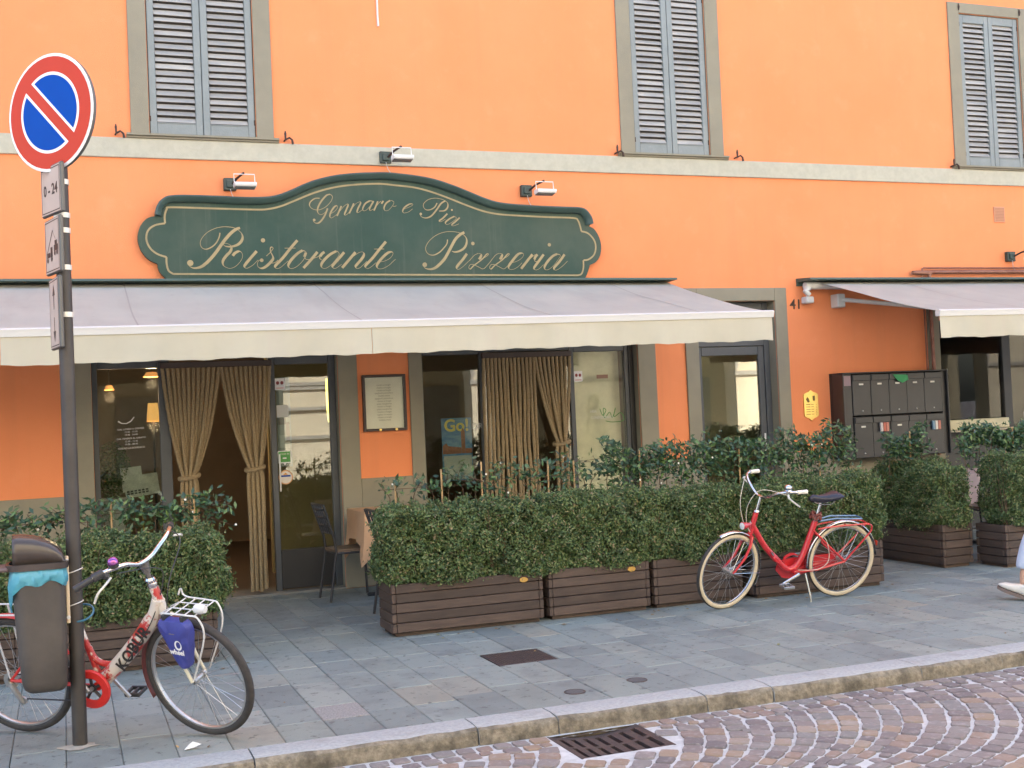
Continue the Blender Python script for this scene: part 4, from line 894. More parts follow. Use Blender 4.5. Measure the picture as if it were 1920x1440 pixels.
# ================================================================== THINGS BEHIND AND ON THE PANES
m_amber = M('lit_lamp_shade', (1.0,.50,.13), .8, emit=.18)
m_amber2 = M('lit_pendant', (1.0,.42,.12), .8, emit=.16)
m_yellow = M('lit_yellow_glass', (1.0,.80,.16), .4, emit=.62)
t = thing('floor_lamp', 'lit amber floor lamp standing inside the left pane', 'lamp', (.87,1.5,.012))
MB().lathe([(.048,1.86),(.066,1.67)], 20, (.87,1.5,0)).obj('lamp_shade', m_amber, t, True)
MB().tube([(.87,1.5,.02),(.87,1.5,1.70)], .012, 8).lathe([(0,.012),(.13,.012),(.13,.03),(.02,.05)],16,(.87,1.5,0)).obj('stand', m_dark, t, True)
for (x,y,z,r,lab) in ((.486,2.5,2.04,.053,'small lit reddish pendant lamp far inside the left pane'),(.90,2.0,2.15,.085,'lit amber pendant lamp inside the left pane near the mullion')):
    t = thing('pendant_lamp', lab, 'lamp', (x,y,z), 'pendant lamps inside')
    MB().lathe([(r*.6,.05),(r,0)], 20, (x,y,z)).obj('lamp_shade', m_amber2, t, True); MB().tube([(x,y,z+.05),(x,y,2.74)], .004, 6).obj('flex', m_dark, t)
def bulb(loc, w_, col, nm):      # the light of a lit lamp
    l = bpy.data.lights.new(nm,'POINT'); l.energy = w_; l.color = col; l.shadow_soft_size = .06; o = bpy.data.objects.new(nm, l); COL.objects.link(o); o.location = loc
bulb((.87,1.5,1.62),3.0,(1,.72,.42),'floor_lamp_bulb'); bulb((.486,2.5,1.96),3.0,(1,.66,.38),'pendant_bulb'); bulb((.90,2.0,2.08),3.5,(1,.70,.42),'pendant_bulb')
t = thing('tube_lamp', 'long lit yellow glass lamp hanging inside the entrance pane', 'lamp', (2.40,.45,1.55))
MB().lathe([(.0,2.02),(.028,2.02),(.034,1.95),(.034,1.75),(.028,1.62),(.020,1.585),(.0,1.585)], 16, (2.49,.5,0)).obj('lamp_glass', m_yellow, t, True)
MB().tube([(2.49,.5,1.585),(2.49,.5,1.55)], .009, 8).obj('finial', m_wmetal, t); MB().tube([(2.49,.5,2.02),(2.49,.5,2.74)], .004, 6).obj('flex', m_dark, t)
# leaves
def leaves(P, N, L, W, rng, fold=.25):
    """rhombic leaves: centres P, normals N, lengths L, widths W -> verts, tri faces (4 tris each)"""
    n = len(P); r = rng.normal(size=(n,3)); T = np.cross(N, r); T /= np.linalg.norm(T,axis=1,keepdims=True)+1e-9; B = np.cross(N, T)
    L = np.asarray(L).reshape(-1,1)*np.ones((n,1)); W = np.asarray(W).reshape(-1,1)*np.ones((n,1))
    a = P - T*L/2; b = P + T*L/2; m_ = P + T*L*.04 - N*(W*fold); c = P + B*W/2 + T*L*.02; d = P - B*W/2 + T*L*.02
    V = np.stack([a,c,b,d,m_],1).reshape(-1,3); i = np.arange(n)[:,None]*5
    F = np.concatenate([i+np.array([[0,1,4]]), i+np.array([[1,2,4]]), i+np.array([[2,3,4]]), i+np.array([[3,0,4]])],0)
    return V, F
def unit(v): return v/(np.linalg.norm(v,axis=1,keepdims=True)+1e-9)
def hedge_pts(x0, x1, y0, y1, z0, z1, n, rng, lump=.034):
    """points near the surface of a clipped hedge, more at the skin than inside"""
    c = np.array([(x0+x1)/2,(y0+y1)/2,(z0+z1)/2]); h = np.array([x1-x0,y1-y0,z1-z0])/2
    A = [h[1]*h[2],h[1]*h[2],h[0]*h[2],h[0]*h[2],h[0]*h[1],h[0]*h[1]*.25]; A = np.array(A)/sum(A)
    f = rng.choice(6, n, p=A); u = rng.uniform(-1,1,(n,3)); ax = f//2; sg_ = np.where(f%2==0,1,-1)
    u[np.arange(n),ax] = sg_
    rr = 4.0; q = (np.abs(u)**8).sum(1)**(1/8); u = u/q[:,None]           # soften corners
    p = c + u*h; nrm = unit(np.sign(u)*np.abs(u)**5)
    w_ = np.sin(p[:,0]*9.1+p[:,2]*7)*np.sin(p[:,1]*8.3+p[:,2]*11+1.3) + .7*np.sin(p[:,0]*21+2)*np.sin(p[:,2]*19+p[:,1]*17) + .6*np.sin(p[:,0]*37+p[:,2]*5)*np.sin(p[:,2]*41+1)
    dep = rng.exponential(.026, n); tuft = rng.random(n) < .06
    off = lump*w_ - dep + np.where(tuft, rng.uniform(.01,.055,n), 0)
    return p + nrm*off[:,None], nrm
def box_hedge(label, x0, x1, y0, y1, z0, z1, seed, dens=11500):
    r = np.random.default_rng(seed); x0 -= .035; x1 += .035; t = thing('box_hedge', label, 'hedge', ((x0+x1)/2,(y0+y1)/2,z0), 'clipped box hedges in the planters')
    A = 2*((x1-x0)*(z1-z0)+(y1-y0)*(z1-z0))+(x1-x0)*(y1-y0); n = int(A*dens)
    P, N = hedge_pts(x0,x1,y0,y1,z0,z1,n,r); N2 = unit(N*.7 + r.normal(size=P.shape)*.75 + np.array([0,0,.25]))
    V, F = leaves(P, N2, r.uniform(.018,.036,n), r.uniform(.010,.018,n), r)
    me = rawmesh('foliage', V-np.array(wloc(t)), F, m_box); link('foliage', me, t)
    mb = MB(); rr = random.Random(seed)
    for k in range(int((x1-x0)*26)):
        bx, by = rr.uniform(x0+.05,x1-.05), rr.uniform(y0+.08,y1-.08)
        for q in range(3):
            ex, ey = bx+rr.uniform(-.09,.09), by+rr.uniform(-.09,.09); mb.tube([(bx,by,z0-.06),((bx+ex)/2+rr.uniform(-.02,.02),(by+ey)/2,(z0+z1)/2),(ex,ey,z1-rr.uniform(.04,.12))], [.006,.004,.002], 4)
    tag(mb.obj('stems', m_twig, t), kind='stuff')
    # stray shoots with a few leaves each
    sh_ = MB(); Ps = []
    for k in range(int((x1-x0)*30)):
        bx, by = rr.uniform(x0,x1), rr.uniform(y0,y1); top = rr.random() < .7; L_ = rr.uniform(.03,.085)
        p0 = (bx,by,z1-.02) if top else (bx,y0+.02,rr.uniform(z0+.1,z1)); d = Vector((rr.uniform(-.5,.5),rr.uniform(-.5,.3),1)) if top else Vector((rr.uniform(-.6,.6),-1,rr.uniform(-.1,.9))); d.normalize()
        p1 = Vector(p0)+d*(L_+.03); sh_.tube([p0,p1],[.0018,.001],3)
        for q in range(int(L_*160)): Ps.append(np.array(Vector(p0)+d*(.02+L_*q/(L_*160))+Vector((rr.uniform(-.008,.008),rr.uniform(-.008,.008),0))))
    tag(sh_.obj('shoots', m_twig, t), kind='stuff'); Ps = np.array(Ps); V, F = leaves(Ps, unit(r.normal(size=Ps.shape)+np.array([[0,-.4,.5]])), .022, .011, r); link('shoot_leaves', rawmesh('shoot_leaves', V-np.array(wloc(t)), F, m_box), t)
    # dense dark heart of the shrub
    n2 = int(A*2600); lo_ = np.array([x0+.07,y0+.07,z0-.02]); hi_ = np.array([x1-.07,y1-.07,z1-.07])
    P = r.uniform(0,1,(n2,3))*(hi_-lo_)+lo_; V, F = leaves(P, unit(r.normal(size=P.shape)), .05, .03, r); link('inner_foliage', rawmesh('inner_foliage', V-np.array(wloc(t)), F, m_box), t)
    return t

# ================================================================== PLANTERS
m_plastic = M('planter_plate', (.50,.30,.08), .45, .4)
def planter(label, x0, x1, y0, y1, h=.385, rz=0, plate=None):
    cx, cy = (x0+x1)/2, (y0+y1)/2; t = thing('wooden_planter', label, 'planter', (cx,cy,0), 'dark wooden planters')
    a, b, d = x0-cx, x1-cx, (y1-y0)/2; n = 5; ph = (h-.03)/n; rr = random.Random(int(x0*100)+900)
    def pl(m_, w_): m_.obj('plank', m_wood, t, local=True)
    for k in range(n):
        z0, z1 = .03+k*ph, .03+(k+1)*ph-.005; j = rr.uniform(-.003,.003); e = .012 if k % 2 else 0
        pl(MB().box(a+.034-e*0,b-.034,-d+j,-d+.028+j,z0,z1,.004), 0); pl(MB().box(a+.034,b-.034,d-.028+j,d+j,z0,z1,.004), 0)
        pl(MB().box(a+j,a+.028+j,-d+.034,d-.034,z0,z1,.004), 0); pl(MB().box(b-.028+j,b+j,-d+.034,d-.034,z0,z1,.004), 0)
        for (px, py) in ((a,-d),(b-.033,-d),(a,d-.033),(b-.033,d-.033)):     # interlocked corner ends
            MB().box(px+.001,px+.032,py+.001-.002*(k%2),py+.032,z0+.001,z1-.001,.003).obj('corner_block', m_wood, t, local=True)
    MB().box(a+.03,b-.03,-d+.03,d-.03,.0,.03).obj('base', m_wood, t, local=True)
    MB().box(a+.03,b-.03,-d+.03,d-.03,h-.09,h-.06).obj('soil', m_soil, t, local=True)
    if plate:
        MB().lathe([(0,-.0045),(.024,-.004),(.026,0)],16,(0,0,0),'y').xf(Matrix.Diagonal((1.35,1,.8,1))).xf(Matrix.Translation((plate-cx,-d-.001,h-.055))).obj('maker_plate', m_plastic, t, local=True)
    if rz: t.rotation_euler.z = rz
    return t
HZ = .34
planter('dark wooden planter at the left end of the front row, widest of the row', 2.19,3.375,-2.80,-2.42, plate=3.22); box_hedge('clipped box hedge in the leftmost front planter, beside the cloth-covered table', 2.17,3.39,-2.83,-2.42,HZ,.925,11)
planter('dark wooden planter second in the front row, left of the red bicycle', 3.425,4.285,-2.79,-2.41, plate=4.13); box_hedge('clipped box hedge in the second front planter, between two other hedges', 3.40,4.30,-2.82,-2.41,HZ,.935,12)
planter('dark wooden planter behind the front wheel of the red bicycle', 4.325,5.13,-2.78,-2.40); box_hedge('clipped box hedge behind the handlebar of the red bicycle', 4.31,5.17,-2.81,-2.40,HZ,.91,13)
planter('dark wooden planter behind the rear wheel of the red bicycle', 5.21,6.47,-2.84,-2.46); box_hedge('clipped box hedge behind the saddle of the red bicycle', 5.18,6.50,-2.87,-2.46,HZ,.93,14)
planter('dark wooden planter end-on to the street, right of the red bicycle', 7.49,7.83,-2.37,-1.42,h=.40); box_hedge('dark clipped box hedge in the planter standing end-on to the street', 7.48,7.79,-2.41,-1.40,HZ,.95,15)
planter('dark wooden planter at the right edge of the picture beside the walking foot', 7.93,9.1,-2.68,-2.30); box_hedge('clipped box hedge in the planter at the right edge of the picture', 8.00,9.1,-2.71,-2.30,HZ,1.0,16)
planter('dark wooden planter behind the white bicycle, left of the doorway', -.26,.94,-2.95,-2.57,h=.35); box_hedge('clipped box hedge behind the white bicycle and the sign pole', -.30,.99,-2.98,-2.56,.31,.88,17)
planter('dark wooden planter at the left edge of the picture behind the litter bin', -1.5,-.30,-2.93,-2.55,h=.35); box_hedge('clipped box hedge at the left edge of the picture behind the litter bin', -1.52,-.31,-2.96,-2.55,.31,.88,18)

# ================================================================== JASMINE ON BAMBOO STAKES
def jasmine(label, x0, x1, y, zlo, ztop, n, seed, stakes, dens=1.0, wire=True):
    r = np.random.default_rng(seed); rr = random.Random(seed); t = thing('jasmine_plant', label, 'climbing plant', ((x0+x1)/2,y,zlo), 'jasmine trained above the hedges')
    for (sx, st) in stakes:
        MB().tube([(sx,y-.02,.30),(sx+rr.uniform(-.01,.01),y-.02,st)], .0075, 7).obj('bamboo_stake', m_bamboo, t, True)
    st = MB(); Ps = []; Ns = []
    nv = max(2, int((x1-x0)/.10))
    def vine(pts, r0, dd):
        P3 = catmull(pts, 5); st.tube(P3, [r0*(1-.6*i/len(P3)) for i in range(len(P3))], 4)
        for p in P3:
            for k in range(dd if isinstance(dd,int) else (1 if rr.random() < dd else 0)):
                q = np.array(p)+r.normal(0,.028,3); Ps.append(q); Ns.append(unit((np.array([[0,-.6,.6]])+r.normal(0,.6,(1,3))))[0])
    for k in range(nv):                         # upright shoots that fork
        bx = x0+(x1-x0)*(k+.5)/nv+rr.uniform(-.04,.04); h = ztop(bx)-zlo
        mx_ = bx+rr.uniform(-.06,.06); vine([(bx,y,zlo-.1),(bx+rr.uniform(-.03,.03),y,zlo+h*.3),(mx_,y+rr.uniform(-.04,.04),zlo+h*.65),(mx_+rr.uniform(-.08,.08),y+rr.uniform(-.07,.05),zlo+h*rr.uniform(.85,1.1))], .0045, int(max(1,round(2*dens))))
    for k in range(int((x1-x0)*7*dens)+2):      # runners along the wire
        bx = rr.uniform(x0,x1-.1); L_ = rr.uniform(.2,.5); z = zlo+(ztop(bx)-zlo)*rr.uniform(.45,.8)
        vine([(bx,y+rr.uniform(-.03,.03),z),(bx+L_*.4,y+rr.uniform(-.05,.03),z+rr.uniform(-.05,.06)),(min(x1+.05,bx+L_),y+rr.uniform(-.06,.04),z+rr.uniform(-.08,.08))], .003, int(max(1,round(2*dens))))
    if wire: st.tube([(x0,y,zlo+(ztop(x0)-zlo)*.55),(x1,y,zlo+(ztop(x1)-zlo)*.55)], .0025, 4)
    ne = int((x1-x0)*n)
    X = r.uniform(x0,x1,ne); Z = zlo + (np.array([ztop(a) for a in X])-zlo)*np.clip(r.beta(2.2,1.4,ne)+.08*np.sin(X*13+seed),0,1.08); Y = y + r.normal(0,.045,ne)
    cl = np.sin(X*17+seed)*np.sin(Z*23+X*5+seed*2)*.5+.5; keep = r.random(ne) < (.25+.75*cl)
    P = np.vstack([np.array(Ps), np.stack([X,Y,Z],1)[keep]]); N = np.vstack([np.array(Ns), unit(np.array([[0,-.5,.55]])+r.normal(0,.55,(keep.sum(),3)))])
    V, F = leaves(P, N, r.uniform(.040,.072,len(P)), r.uniform(.018,.030,len(P)), r, .12)
    link('leaves', rawmesh('leaves', V-np.array(wloc(t)), F, m_jas), t); tag(st.obj('stems', m_twig, t), kind='stuff')
    fl = MB()
    for k in range(max(1,int((x1-x0)*5))):
        c = P[rr.randrange(len(P))]+np.array([0,-.02,.01]); fl.add([(c[0]+.009*math.cos(q*1.257), c[1]-.003*(q%2), c[2]+.009*math.sin(q*1.257)) for q in range(5)], [(0,1,2,3,4)])
    tag(fl.obj('flowers', m_flower, t), kind='stuff')
    return t
jasmine('sparse jasmine on two bamboo stakes above the left end of the front hedge', 2.25,3.15,-2.36,.90,lambda x: 1.17+.04*math.sin(x*7),150,21,((2.74,1.18),(3.06,1.22),(2.36,1.08)),.55)
jasmine('jasmine runner with white buds in front of the straight rope curtain', 3.15,4.1,-2.36,.90,lambda x: 1.22+.03*math.sin(x*9),300,22,((3.62,1.2),(3.86,1.19)),.6)
jasmine('dense dark jasmine in front of the pane with the white sticker', 4.1,5.0,-2.34,.88,lambda x: 1.30+.03*math.sin(x*8),1700,23,((4.45,1.25),),1.2)
jasmine('dense jasmine in front of the pier left of house door 41', 5.0,5.75,-2.34,.88,lambda x: 1.30+.04*math.sin(x*11),1650,24,((5.4,1.2),),1.2)
jasmine('tall dense jasmine in front of house door 41', 5.75,6.55,-2.36,.88,lambda x: 1.33+.04*math.sin(x*10+1),1800,25,((6.2,1.3),),1.2)
jasmine('tall jasmine on the end-on planter in front of the mailboxes', 7.35,7.80,-1.80,.90,lambda x: 1.27+.05*math.sin(x*9),1900,26,((7.62,1.25),),1.2)
jasmine('broad pale-tipped jasmine at the right edge under the second awning', 7.88,9.3,-2.2,.99,lambda x: 1.27+.05*math.sin(x*8),1800,27,((8.5,1.25),),1.3)
jasmine('thin jasmine runner on bamboo over the left hedge, in front of the left pane', -.35,1.05,-2.50,.90,lambda x: 1.08+.05*math.sin(x*6)+(.10 if x > .85 else 0),300,28,((.30,1.10),(.86,1.08)),.8)
jasmine('jasmine runner over the hedge at the left edge of the picture', -1.4,-.35,-2.50,.90,lambda x: 1.06+.05*math.sin(x*6),250,29,((-.8,1.08),),.8)

# ================================================================== TABLES AND CHAIRS
m_peach = M('peach_cloth', (.66,.40,.22), .85, col2=(.60,.36,.20), scale=3, trans=.12)
m_pink = M('pink_cloth', (.62,.45,.39), .85, col2=(.56,.40,.35), scale=3, trans=.12)
m_chair = M('chair_metal', (.05,.05,.052), .45, .5)
m_seat = M('chair_wood', (.16,.11,.07), .5, col2=(.12,.08,.05), scale=12, stretch=(6,1,1))
def table(label, cl_label, x0, x1, y0, y1, z, mat, seed, drop=.34):
    t = thing('cafe_table', label, 'table', ((x0+x1)/2,(y0+y1)/2,0), 'cafe tables behind the hedges')
    MB().box(x0,x1,y0,y1,z-.03,z,.004).obj('table_top', m_seat, t)
    cx, cy = (x0+x1)/2, (y0+y1)/2; MB().tube([(cx,cy,.03),(cx,cy,z-.03)], .03, 10).obj('leg', m_chair, t, True)
    MB().box(cx-.25,cx+.25,cy-.03,cy+.03,0,.03,.008).box(cx-.028,cx+.028,cy-.25,cy+.25,.002,.032,.008).obj('foot', m_chair, t)
    # cloth laid corner-wise: edges hang in folds, corners hang lowest
    n = 64; rr = random.Random(seed); v = []; top = []; per = []
    for k in range(n):
        q = k/n*4; s = int(q); u = q-s
        per.append(((x0+(x1-x0)*u,y0),(x1,y0+(y1-y0)*u),(x1-(x1-x0)*u,y1),(x0,y1-(y1-y0)*u))[s]+(u,))
    rows = 7
    for j in range(rows):
        tt = j/(rows-1)
        for k,(px,py,u) in enumerate(per):
            cn = abs(u-.5)*2; d = drop*(.62+.55*cn**3); out_ = .012+.05*tt*(.6+.5*cn**4)*(.6+.4*math.sin(k*1.9+seed)); dx, dy = px-cx, py-cy; l = math.hypot(dx,dy)
            ex = out_*(1 if abs(dx) > (x1-x0)/2-.01 else .35)*(1 if dx > 0 else -1)*(abs(dx)/((x1-x0)/2)); ey = out_*(1 if abs(dy) > (y1-y0)/2-.01 else .35)*(1 if dy > 0 else -1)*(abs(dy)/((y1-y0)/2))
            v.append((px+ex*(tt>0 or 1)*(.2+.8*tt), py+ey*(.2+.8*tt), z+.004-d*tt-(0 if j else 0)))
    f = [(j*n+k, j*n+(k+1)%n, (j+1)*n+(k+1)%n, (j+1)*n+k) for j in range(rows-1) for k in range(n)] + [tuple(range(n))]
    o = MB().add(v, f).obj('tablecloth', mat, None, True); tag(o, cl_label, 'tablecloth')
def chair(label, x, y, rz, group='metal cafe chairs'):
    t = thing('cafe_chair', label, 'chair', (x,y,0), group, (0,0,rz))     # local: faces +x
    sw, sd, sh = .40, .40, .455; B = dict(local=True)
    MB().prism([(-sd/2,-sw/2+.03),(sd/2-.05,-sw/2),(sd/2,-sw/2+.05),(sd/2,sw/2-.05),(sd/2-.05,sw/2),(-sd/2,sw/2-.03)],'z',sh-.022,sh).obj('seat', m_seat, t, **B)
    for s in (-1,1):
        MB().tube([(sd/2-.03,s*(sw/2-.03),sh-.0225),(sd/2-.01,s*(sw/2-.02),0)], .012, 8).obj('leg', m_chair, t, True, True)
        MB().tube([(-sd/2-.06,s*(sw/2-.02),0),(-sd/2+.01,s*(sw/2-.03),sh-.02),(-sd/2-.005,s*(sw/2-.03),sh+.10),(-sd/2-.10,s*(sw/2-.01),.86)], .012, 8).obj('leg', m_chair, t, True, True)
    bk = lambda z: -sd/2-.005-.095*(z-sh-.10)/(.86-sh-.10)
    for z in (.60,.67,.74,.81,.855): MB().tube([(bk(z),-sw/2+.025,z),(bk(z)-.015,0,z),(bk(z),sw/2-.025,z)], .011 if z > .6 else .009, 6).obj('back_rail', m_chair, t, True, True)
    for i in range(5):
        yy = (i-2)*.065; MB().tube([(bk(.60)-.012,yy,.60),(bk(.855)-.012,yy,.855)], .009, 6).obj('back_slat', m_chair, t, True, True)
    MB().tube([(sd/2-.02,-sw/2+.03,.2),(sd/2-.02,sw/2-.03,.2)], .007, 6).obj('stretcher', m_chair, t, True, True)
    MB().tube([(sd/2-.03,-sw/2+.03,sh-.035),(-sd/2+.01,-sw/2+.03,sh-.035),(-sd/2+.01,sw/2-.03,sh-.035),(sd/2-.03,sw/2-.03,sh-.035)], .010, 6).obj('seat_frame', m_chair, t, False, True)
table('small cafe table under a peach cloth beside the left end of the front hedge', 'peach cloth with hanging corners on the table beside the entrance', 2.45,3.10,-.98,-.28,.77,m_peach,2,.40)
table('small cafe table under a pale pink cloth between the two right planters', 'pale pink cloth on the table glimpsed between the two right planters', 8.55,9.45,-1.35,-.65,.76,m_pink,5,.42)
chair('metal cafe chair with wooden seat standing in the restaurant entrance', 2.40,-.62,rad(4)); chair('dark lattice-backed cafe chair half hidden by the left end of the front hedge', 2.62,-1.78,rad(8))
chair('dark cafe chair under the pink-clothed table at the right', 8.72,-1.55,rad(80))
# ================================================================== SIGN POLE WITH NO-PARKING SIGN AND PLATES
PX, PY = .03, -4.78
m_pole = M('pole_grey', (.052,.045,.040), .5, .2, col2=(.040,.035,.031), scale=9, bump=.1, bscale=120)
m_red = M('sign_red', (.47,.050,.028), .45, col2=(.45,.048,.024), scale=4, spec=.12)
m_blue = M('sign_blue', (.001,.058,.34), .45, col2=(.001,.055,.32), scale=4, spec=.08)
m_swhite = M('sign_white', (.72,.71,.70), .4)
m_plate = M('plate_pale', (.47,.40,.345), .5, col2=(.42,.36,.31), scale=6)
m_edge = M('plate_edge', (.11,.11,.105), .5, .4)
m_blk = M('sign_black', (.02,.017,.015), .5)
m_clamp = M('clamp_metal', (.62,.60,.54), .4, .3)
sp = thing('sign_pole', 'brown-grey street sign pole with round no-parking sign and three plates', 'sign pole', (PX,PY,0))
MB().tube([(PX,PY,-.02),(PX,PY,3.42)], .0365, 20).obj('pole', m_pole, sp, True)
mb = MB(); r0 = random.Random(3)
ring = [(PX+(.075+r0.uniform(-.02,.05))*math.cos(q*.524), PY+(.06+r0.uniform(-.02,.03))*math.sin(q*.524)-.01) for q in range(12)]
mb.add([(x,y,.001) for x,y in ring]+[(PX,PY,.012)], [(i,(i+1)%12,12) for i in range(12)]).obj('mortar_collar', M('collar_mortar',(.42,.38,.31),.9,col2=(.33,.3,.25),scale=30), sp, True)
def sframe(ang, cx, cy, cz):
    s, c = math.sin(ang), math.cos(ang)            # u right, v up, w out of the face
    Mx = Matrix(((c,0,-s,cx),(-s,0,-c,cy),(0,1,0,cz),(0,0,0,1))); return Mx
def disc(Mx, r, w, n=48): return MB().add([(r*math.cos(2*math.pi*k/n), r*math.sin(2*math.pi*k/n), w) for k in range(n)], [tuple(range(n))]).xf(Mx)
A = rad(48); D = sframe(A, PX-.05*math.sin(A), PY-.05*math.cos(A), 3.222)
rs = MB().lathe([(0,-.024),(.27,-.024),(.300,-.022),(.303,-.01),(.303,0),(.299,.002),(0,.002)], 48).xf(D).obj('round_sign', m_swhite, sp)
rs.data.materials.append(m_edge)
nrm = D.to_3x3() @ Vector((0,0,1))
for p in rs.data.polygons:
    if p.normal.dot(nrm) < .5: p.material_index = 1
disc(D,.287,.0035).obj('red_field', m_red, rs)
def seg(R, d, sgn, w, n=40):
    a0 = math.acos(d/R); th0 = rad(45) if sgn > 0 else rad(225)
    return MB().add([(R*math.cos(th0-a0+2*a0*k/n), R*math.sin(th0-a0+2*a0*k/n), w) for k in range(n+1)], [tuple(range(n+1))]).xf(D)
for s in (1,-1):
    seg(.208,.028,s,.0045).obj('white_border', m_swhite, rs); seg(.192,.042,s,.0055).obj('blue_field', m_blue, rs)
def plate(ang, z0, z1, wd, label=None):
    F = sframe(ang, PX-.052*math.sin(ang), PY-.052*math.cos(ang), (z0+z1)/2); h = (z1-z0)/2
    o = MB().box(-wd/2,wd/2,-h,h,-.022,0,.006).xf(F).obj('sign_plate', m_edge, sp)
    MB().add([(-wd/2+.008,-h+.008,.0008),(wd/2-.008,-h+.008,.0008),(wd/2-.008,h-.008,.0008),(-wd/2+.008,h-.008,.0008)],[(0,1,2,3)]).xf(F).obj('plate_face', m_plate, o)
    e = MB()
    for (a,b,c,d) in ((-wd/2+.014,wd/2-.014,h-.020,h-.015),(-wd/2+.014,wd/2-.014,-h+.015,-h+.020),(-wd/2+.014,-wd/2+.019,-h+.0205,h-.0205),(wd/2-.019,wd/2-.014,-h+.0205,h-.0205)): e.add([(a,c,.0016),(b,c,.0016),(b,d,.0016),(a,d,.0016)],[(0,1,2,3)])
    e.xf(F).obj('plate_border', m_blk, o)
    return o, F
o, F = plate(rad(69), 2.70, 2.955, .27); TXT('plate_text', '0 - 24', .078, F @ Matrix.Translation((0,0,.0016)), m_blk, o, bold=.0015)
o, F = plate(rad(74), 2.40, 2.685, .26)
tw = MB(); W = .0016
def q2(a,b,c,d): tw.add([(a,c,W),(b,c,W),(b,d,W),(a,d,W)],[(0,1,2,3)])
q2(-.095,-.035,-.055,-.03); q2(-.03,.005,-.055,-.005); q2(.03,.10,-.03,0); q2(.045,.085,.0005,.022)
tw.add([(-.09,-.0295,W),(-.08,-.0295,W),(.02,.075,W),(.01,.08,W)],[(0,1,2,3)]); tw.add([(.012,.078,W+.0003),(.018,.074,W+.0003),(.062,.028,W+.0003),(.056,.03,W+.0003)],[(0,1,2,3)])
for cx in (-.08,-.01,.045,.085): tw.add([(cx+.014*math.cos(k*.5236),-.066+(0 if cx<.02 else .026)+.014*math.sin(k*.5236),W+.0006) for k in range(12)],[tuple(range(12))])
tw.xf(F).obj('tow_symbol', m_blk, o)
o, F = plate(rad(80), 2.015, 2.38, .26)
ar = MB()
for s in (1,-1):
    ar.add([(-.008,.02*s,W),(.008,.02*s,W),(.008,.09*s,W),(-.008,.09*s,W)],[(0,1,2,3)]); ar.add([(-.035,.0905*s,W),(.035,.0905*s,W),(0,.15*s,W)],[(0,1,2)])
ar.xf(F).obj('arrows', m_blk, o)
for z in (2.872,2.70,2.622,2.432,2.19): MB().lathe([(.0372,-.013),(.0405,-.013),(.0405,.013),(.0372,.013)],20,(PX,PY,z)).obj('clamp', m_clamp, sp)

# ================================================================== LITTER BIN ON THE POLE
m_bin = M('bin_plastic', (.050,.043,.037), .5, col2=(.072,.062,.053), scale=5, bump=.08, bscale=200)
m_hood = M('bin_hood', (.045,.036,.032), .25, col2=(.06,.048,.042), scale=6, spec=.5)
m_bag = M('blue_bag', (.10,.42,.56), .3, col2=(.16,.50,.62), scale=14, trans=.35, spec=.5)
bn = thing('litter_bin', 'grey-brown plastic litter bin with domed hood strapped to the sign pole', 'bin', (-.135,-4.81,.30))
bx, by = -.135, -4.815
def loft(levels, n=28, ex=4.0):
    mb = MB(); v = []
    for (z, wx, wy, ox) in levels:
        for k in range(n):
            a = 2*math.pi*k/n; c, s = math.cos(a), math.sin(a); q = (abs(c)**ex+abs(s)**ex)**(-1/ex); v.append((bx+ox+wx*1.08*c*q, by+wy*1.05*s*q, z))
    f = [(j*n+k, j*n+(k+1)%n, (j+1)*n+(k+1)%n, (j+1)*n+k) for j in range(len(levels)-1) for k in range(n)]
    return mb.add(v, f), n
b_, n = loft([(.305,.055,.05,.02),(.308,.075,.07,.018),(.325,.092,.088,.015),(.36,.100,.097,.012),(.50,.106,.103,.006),(.70,.112,.109,.001),(.90,.117,.114,-.003),(.93,.118,.115,-.004)], ex=4.5)
b_.f.append(tuple(range(n-1,-1,-1))); b_.obj('body', m_bin, bn, True)
l_, n = loft([(.917,.122,.119,-.005),(.917,.134,.128,-.006),(.948,.136,.130,-.006),(.950,.122,.119,-.006)], ex=5); l_.obj('rim', m_hood, bn, True)
# quarter-dome hood, open to the left
mb = MB(); v = []; NX, NA = 12, 14
for i in range(NX+1):
    u = i/NX; x = bx-.118+.245*u; h = .138*math.sqrt(max(0,1-u**2.1)); 
    for k in range(NA+1):
        a = math.pi*k/NA; c, s = math.cos(a), math.sin(a); v.append((x, by-.118*math.copysign(abs(c)**.45,c), .951+h*abs(s)**.45))
f = [(i*(NA+1)+k, (i+1)*(NA+1)+k, (i+1)*(NA+1)+k+1, i*(NA+1)+k+1) for i in range(NX) for k in range(NA)]
hd = mb.add(v, f).obj('hood', m_hood, bn, True); sol = hd.modifiers.new('thick','SOLIDIFY'); sol.thickness = .008
MB().box(bx-.205,bx-.137,by-.11,by+.11,.918,.938,.008).obj('lip', M('bin_lip',(.11,.075,.07),.5), bn)
# blue liner turned over the rim
mb = MB(); v = []; NB = 56
for j in range(9):
    t = j/8
    for k in range(NB):
        a = 2*math.pi*k/NB; c, s = math.cos(a), math.sin(a); q = (abs(c)**4.5+abs(s)**4.5)**(-1/4.5)
        dl = .085+.018*math.sin(a*2+1)+ (.115*max(0,-c)**6 if True else 0) + .012*math.sin(a*7)
        g = .129+.006*math.sin(a*13+j*.9)*t+.010*math.sin(math.pi*t)+.003*math.sin(a*29)
        v.append((bx-.004+g*c*q, by+(g-.003)*s*q, .918-dl*t))
f = [(j*NB+k, j*NB+(k+1)%NB, (j+1)*NB+(k+1)%NB, (j+1)*NB+k) for j in range(8) for k in range(NB)]
mb.add(v, f).obj('liner', m_bag, bn, True)
MB().box(-.0115,.0045,-4.845,-4.79,.63,.965,.003).obj('bracket', M('bracket_cream',(.66,.52,.34),.5), bn)
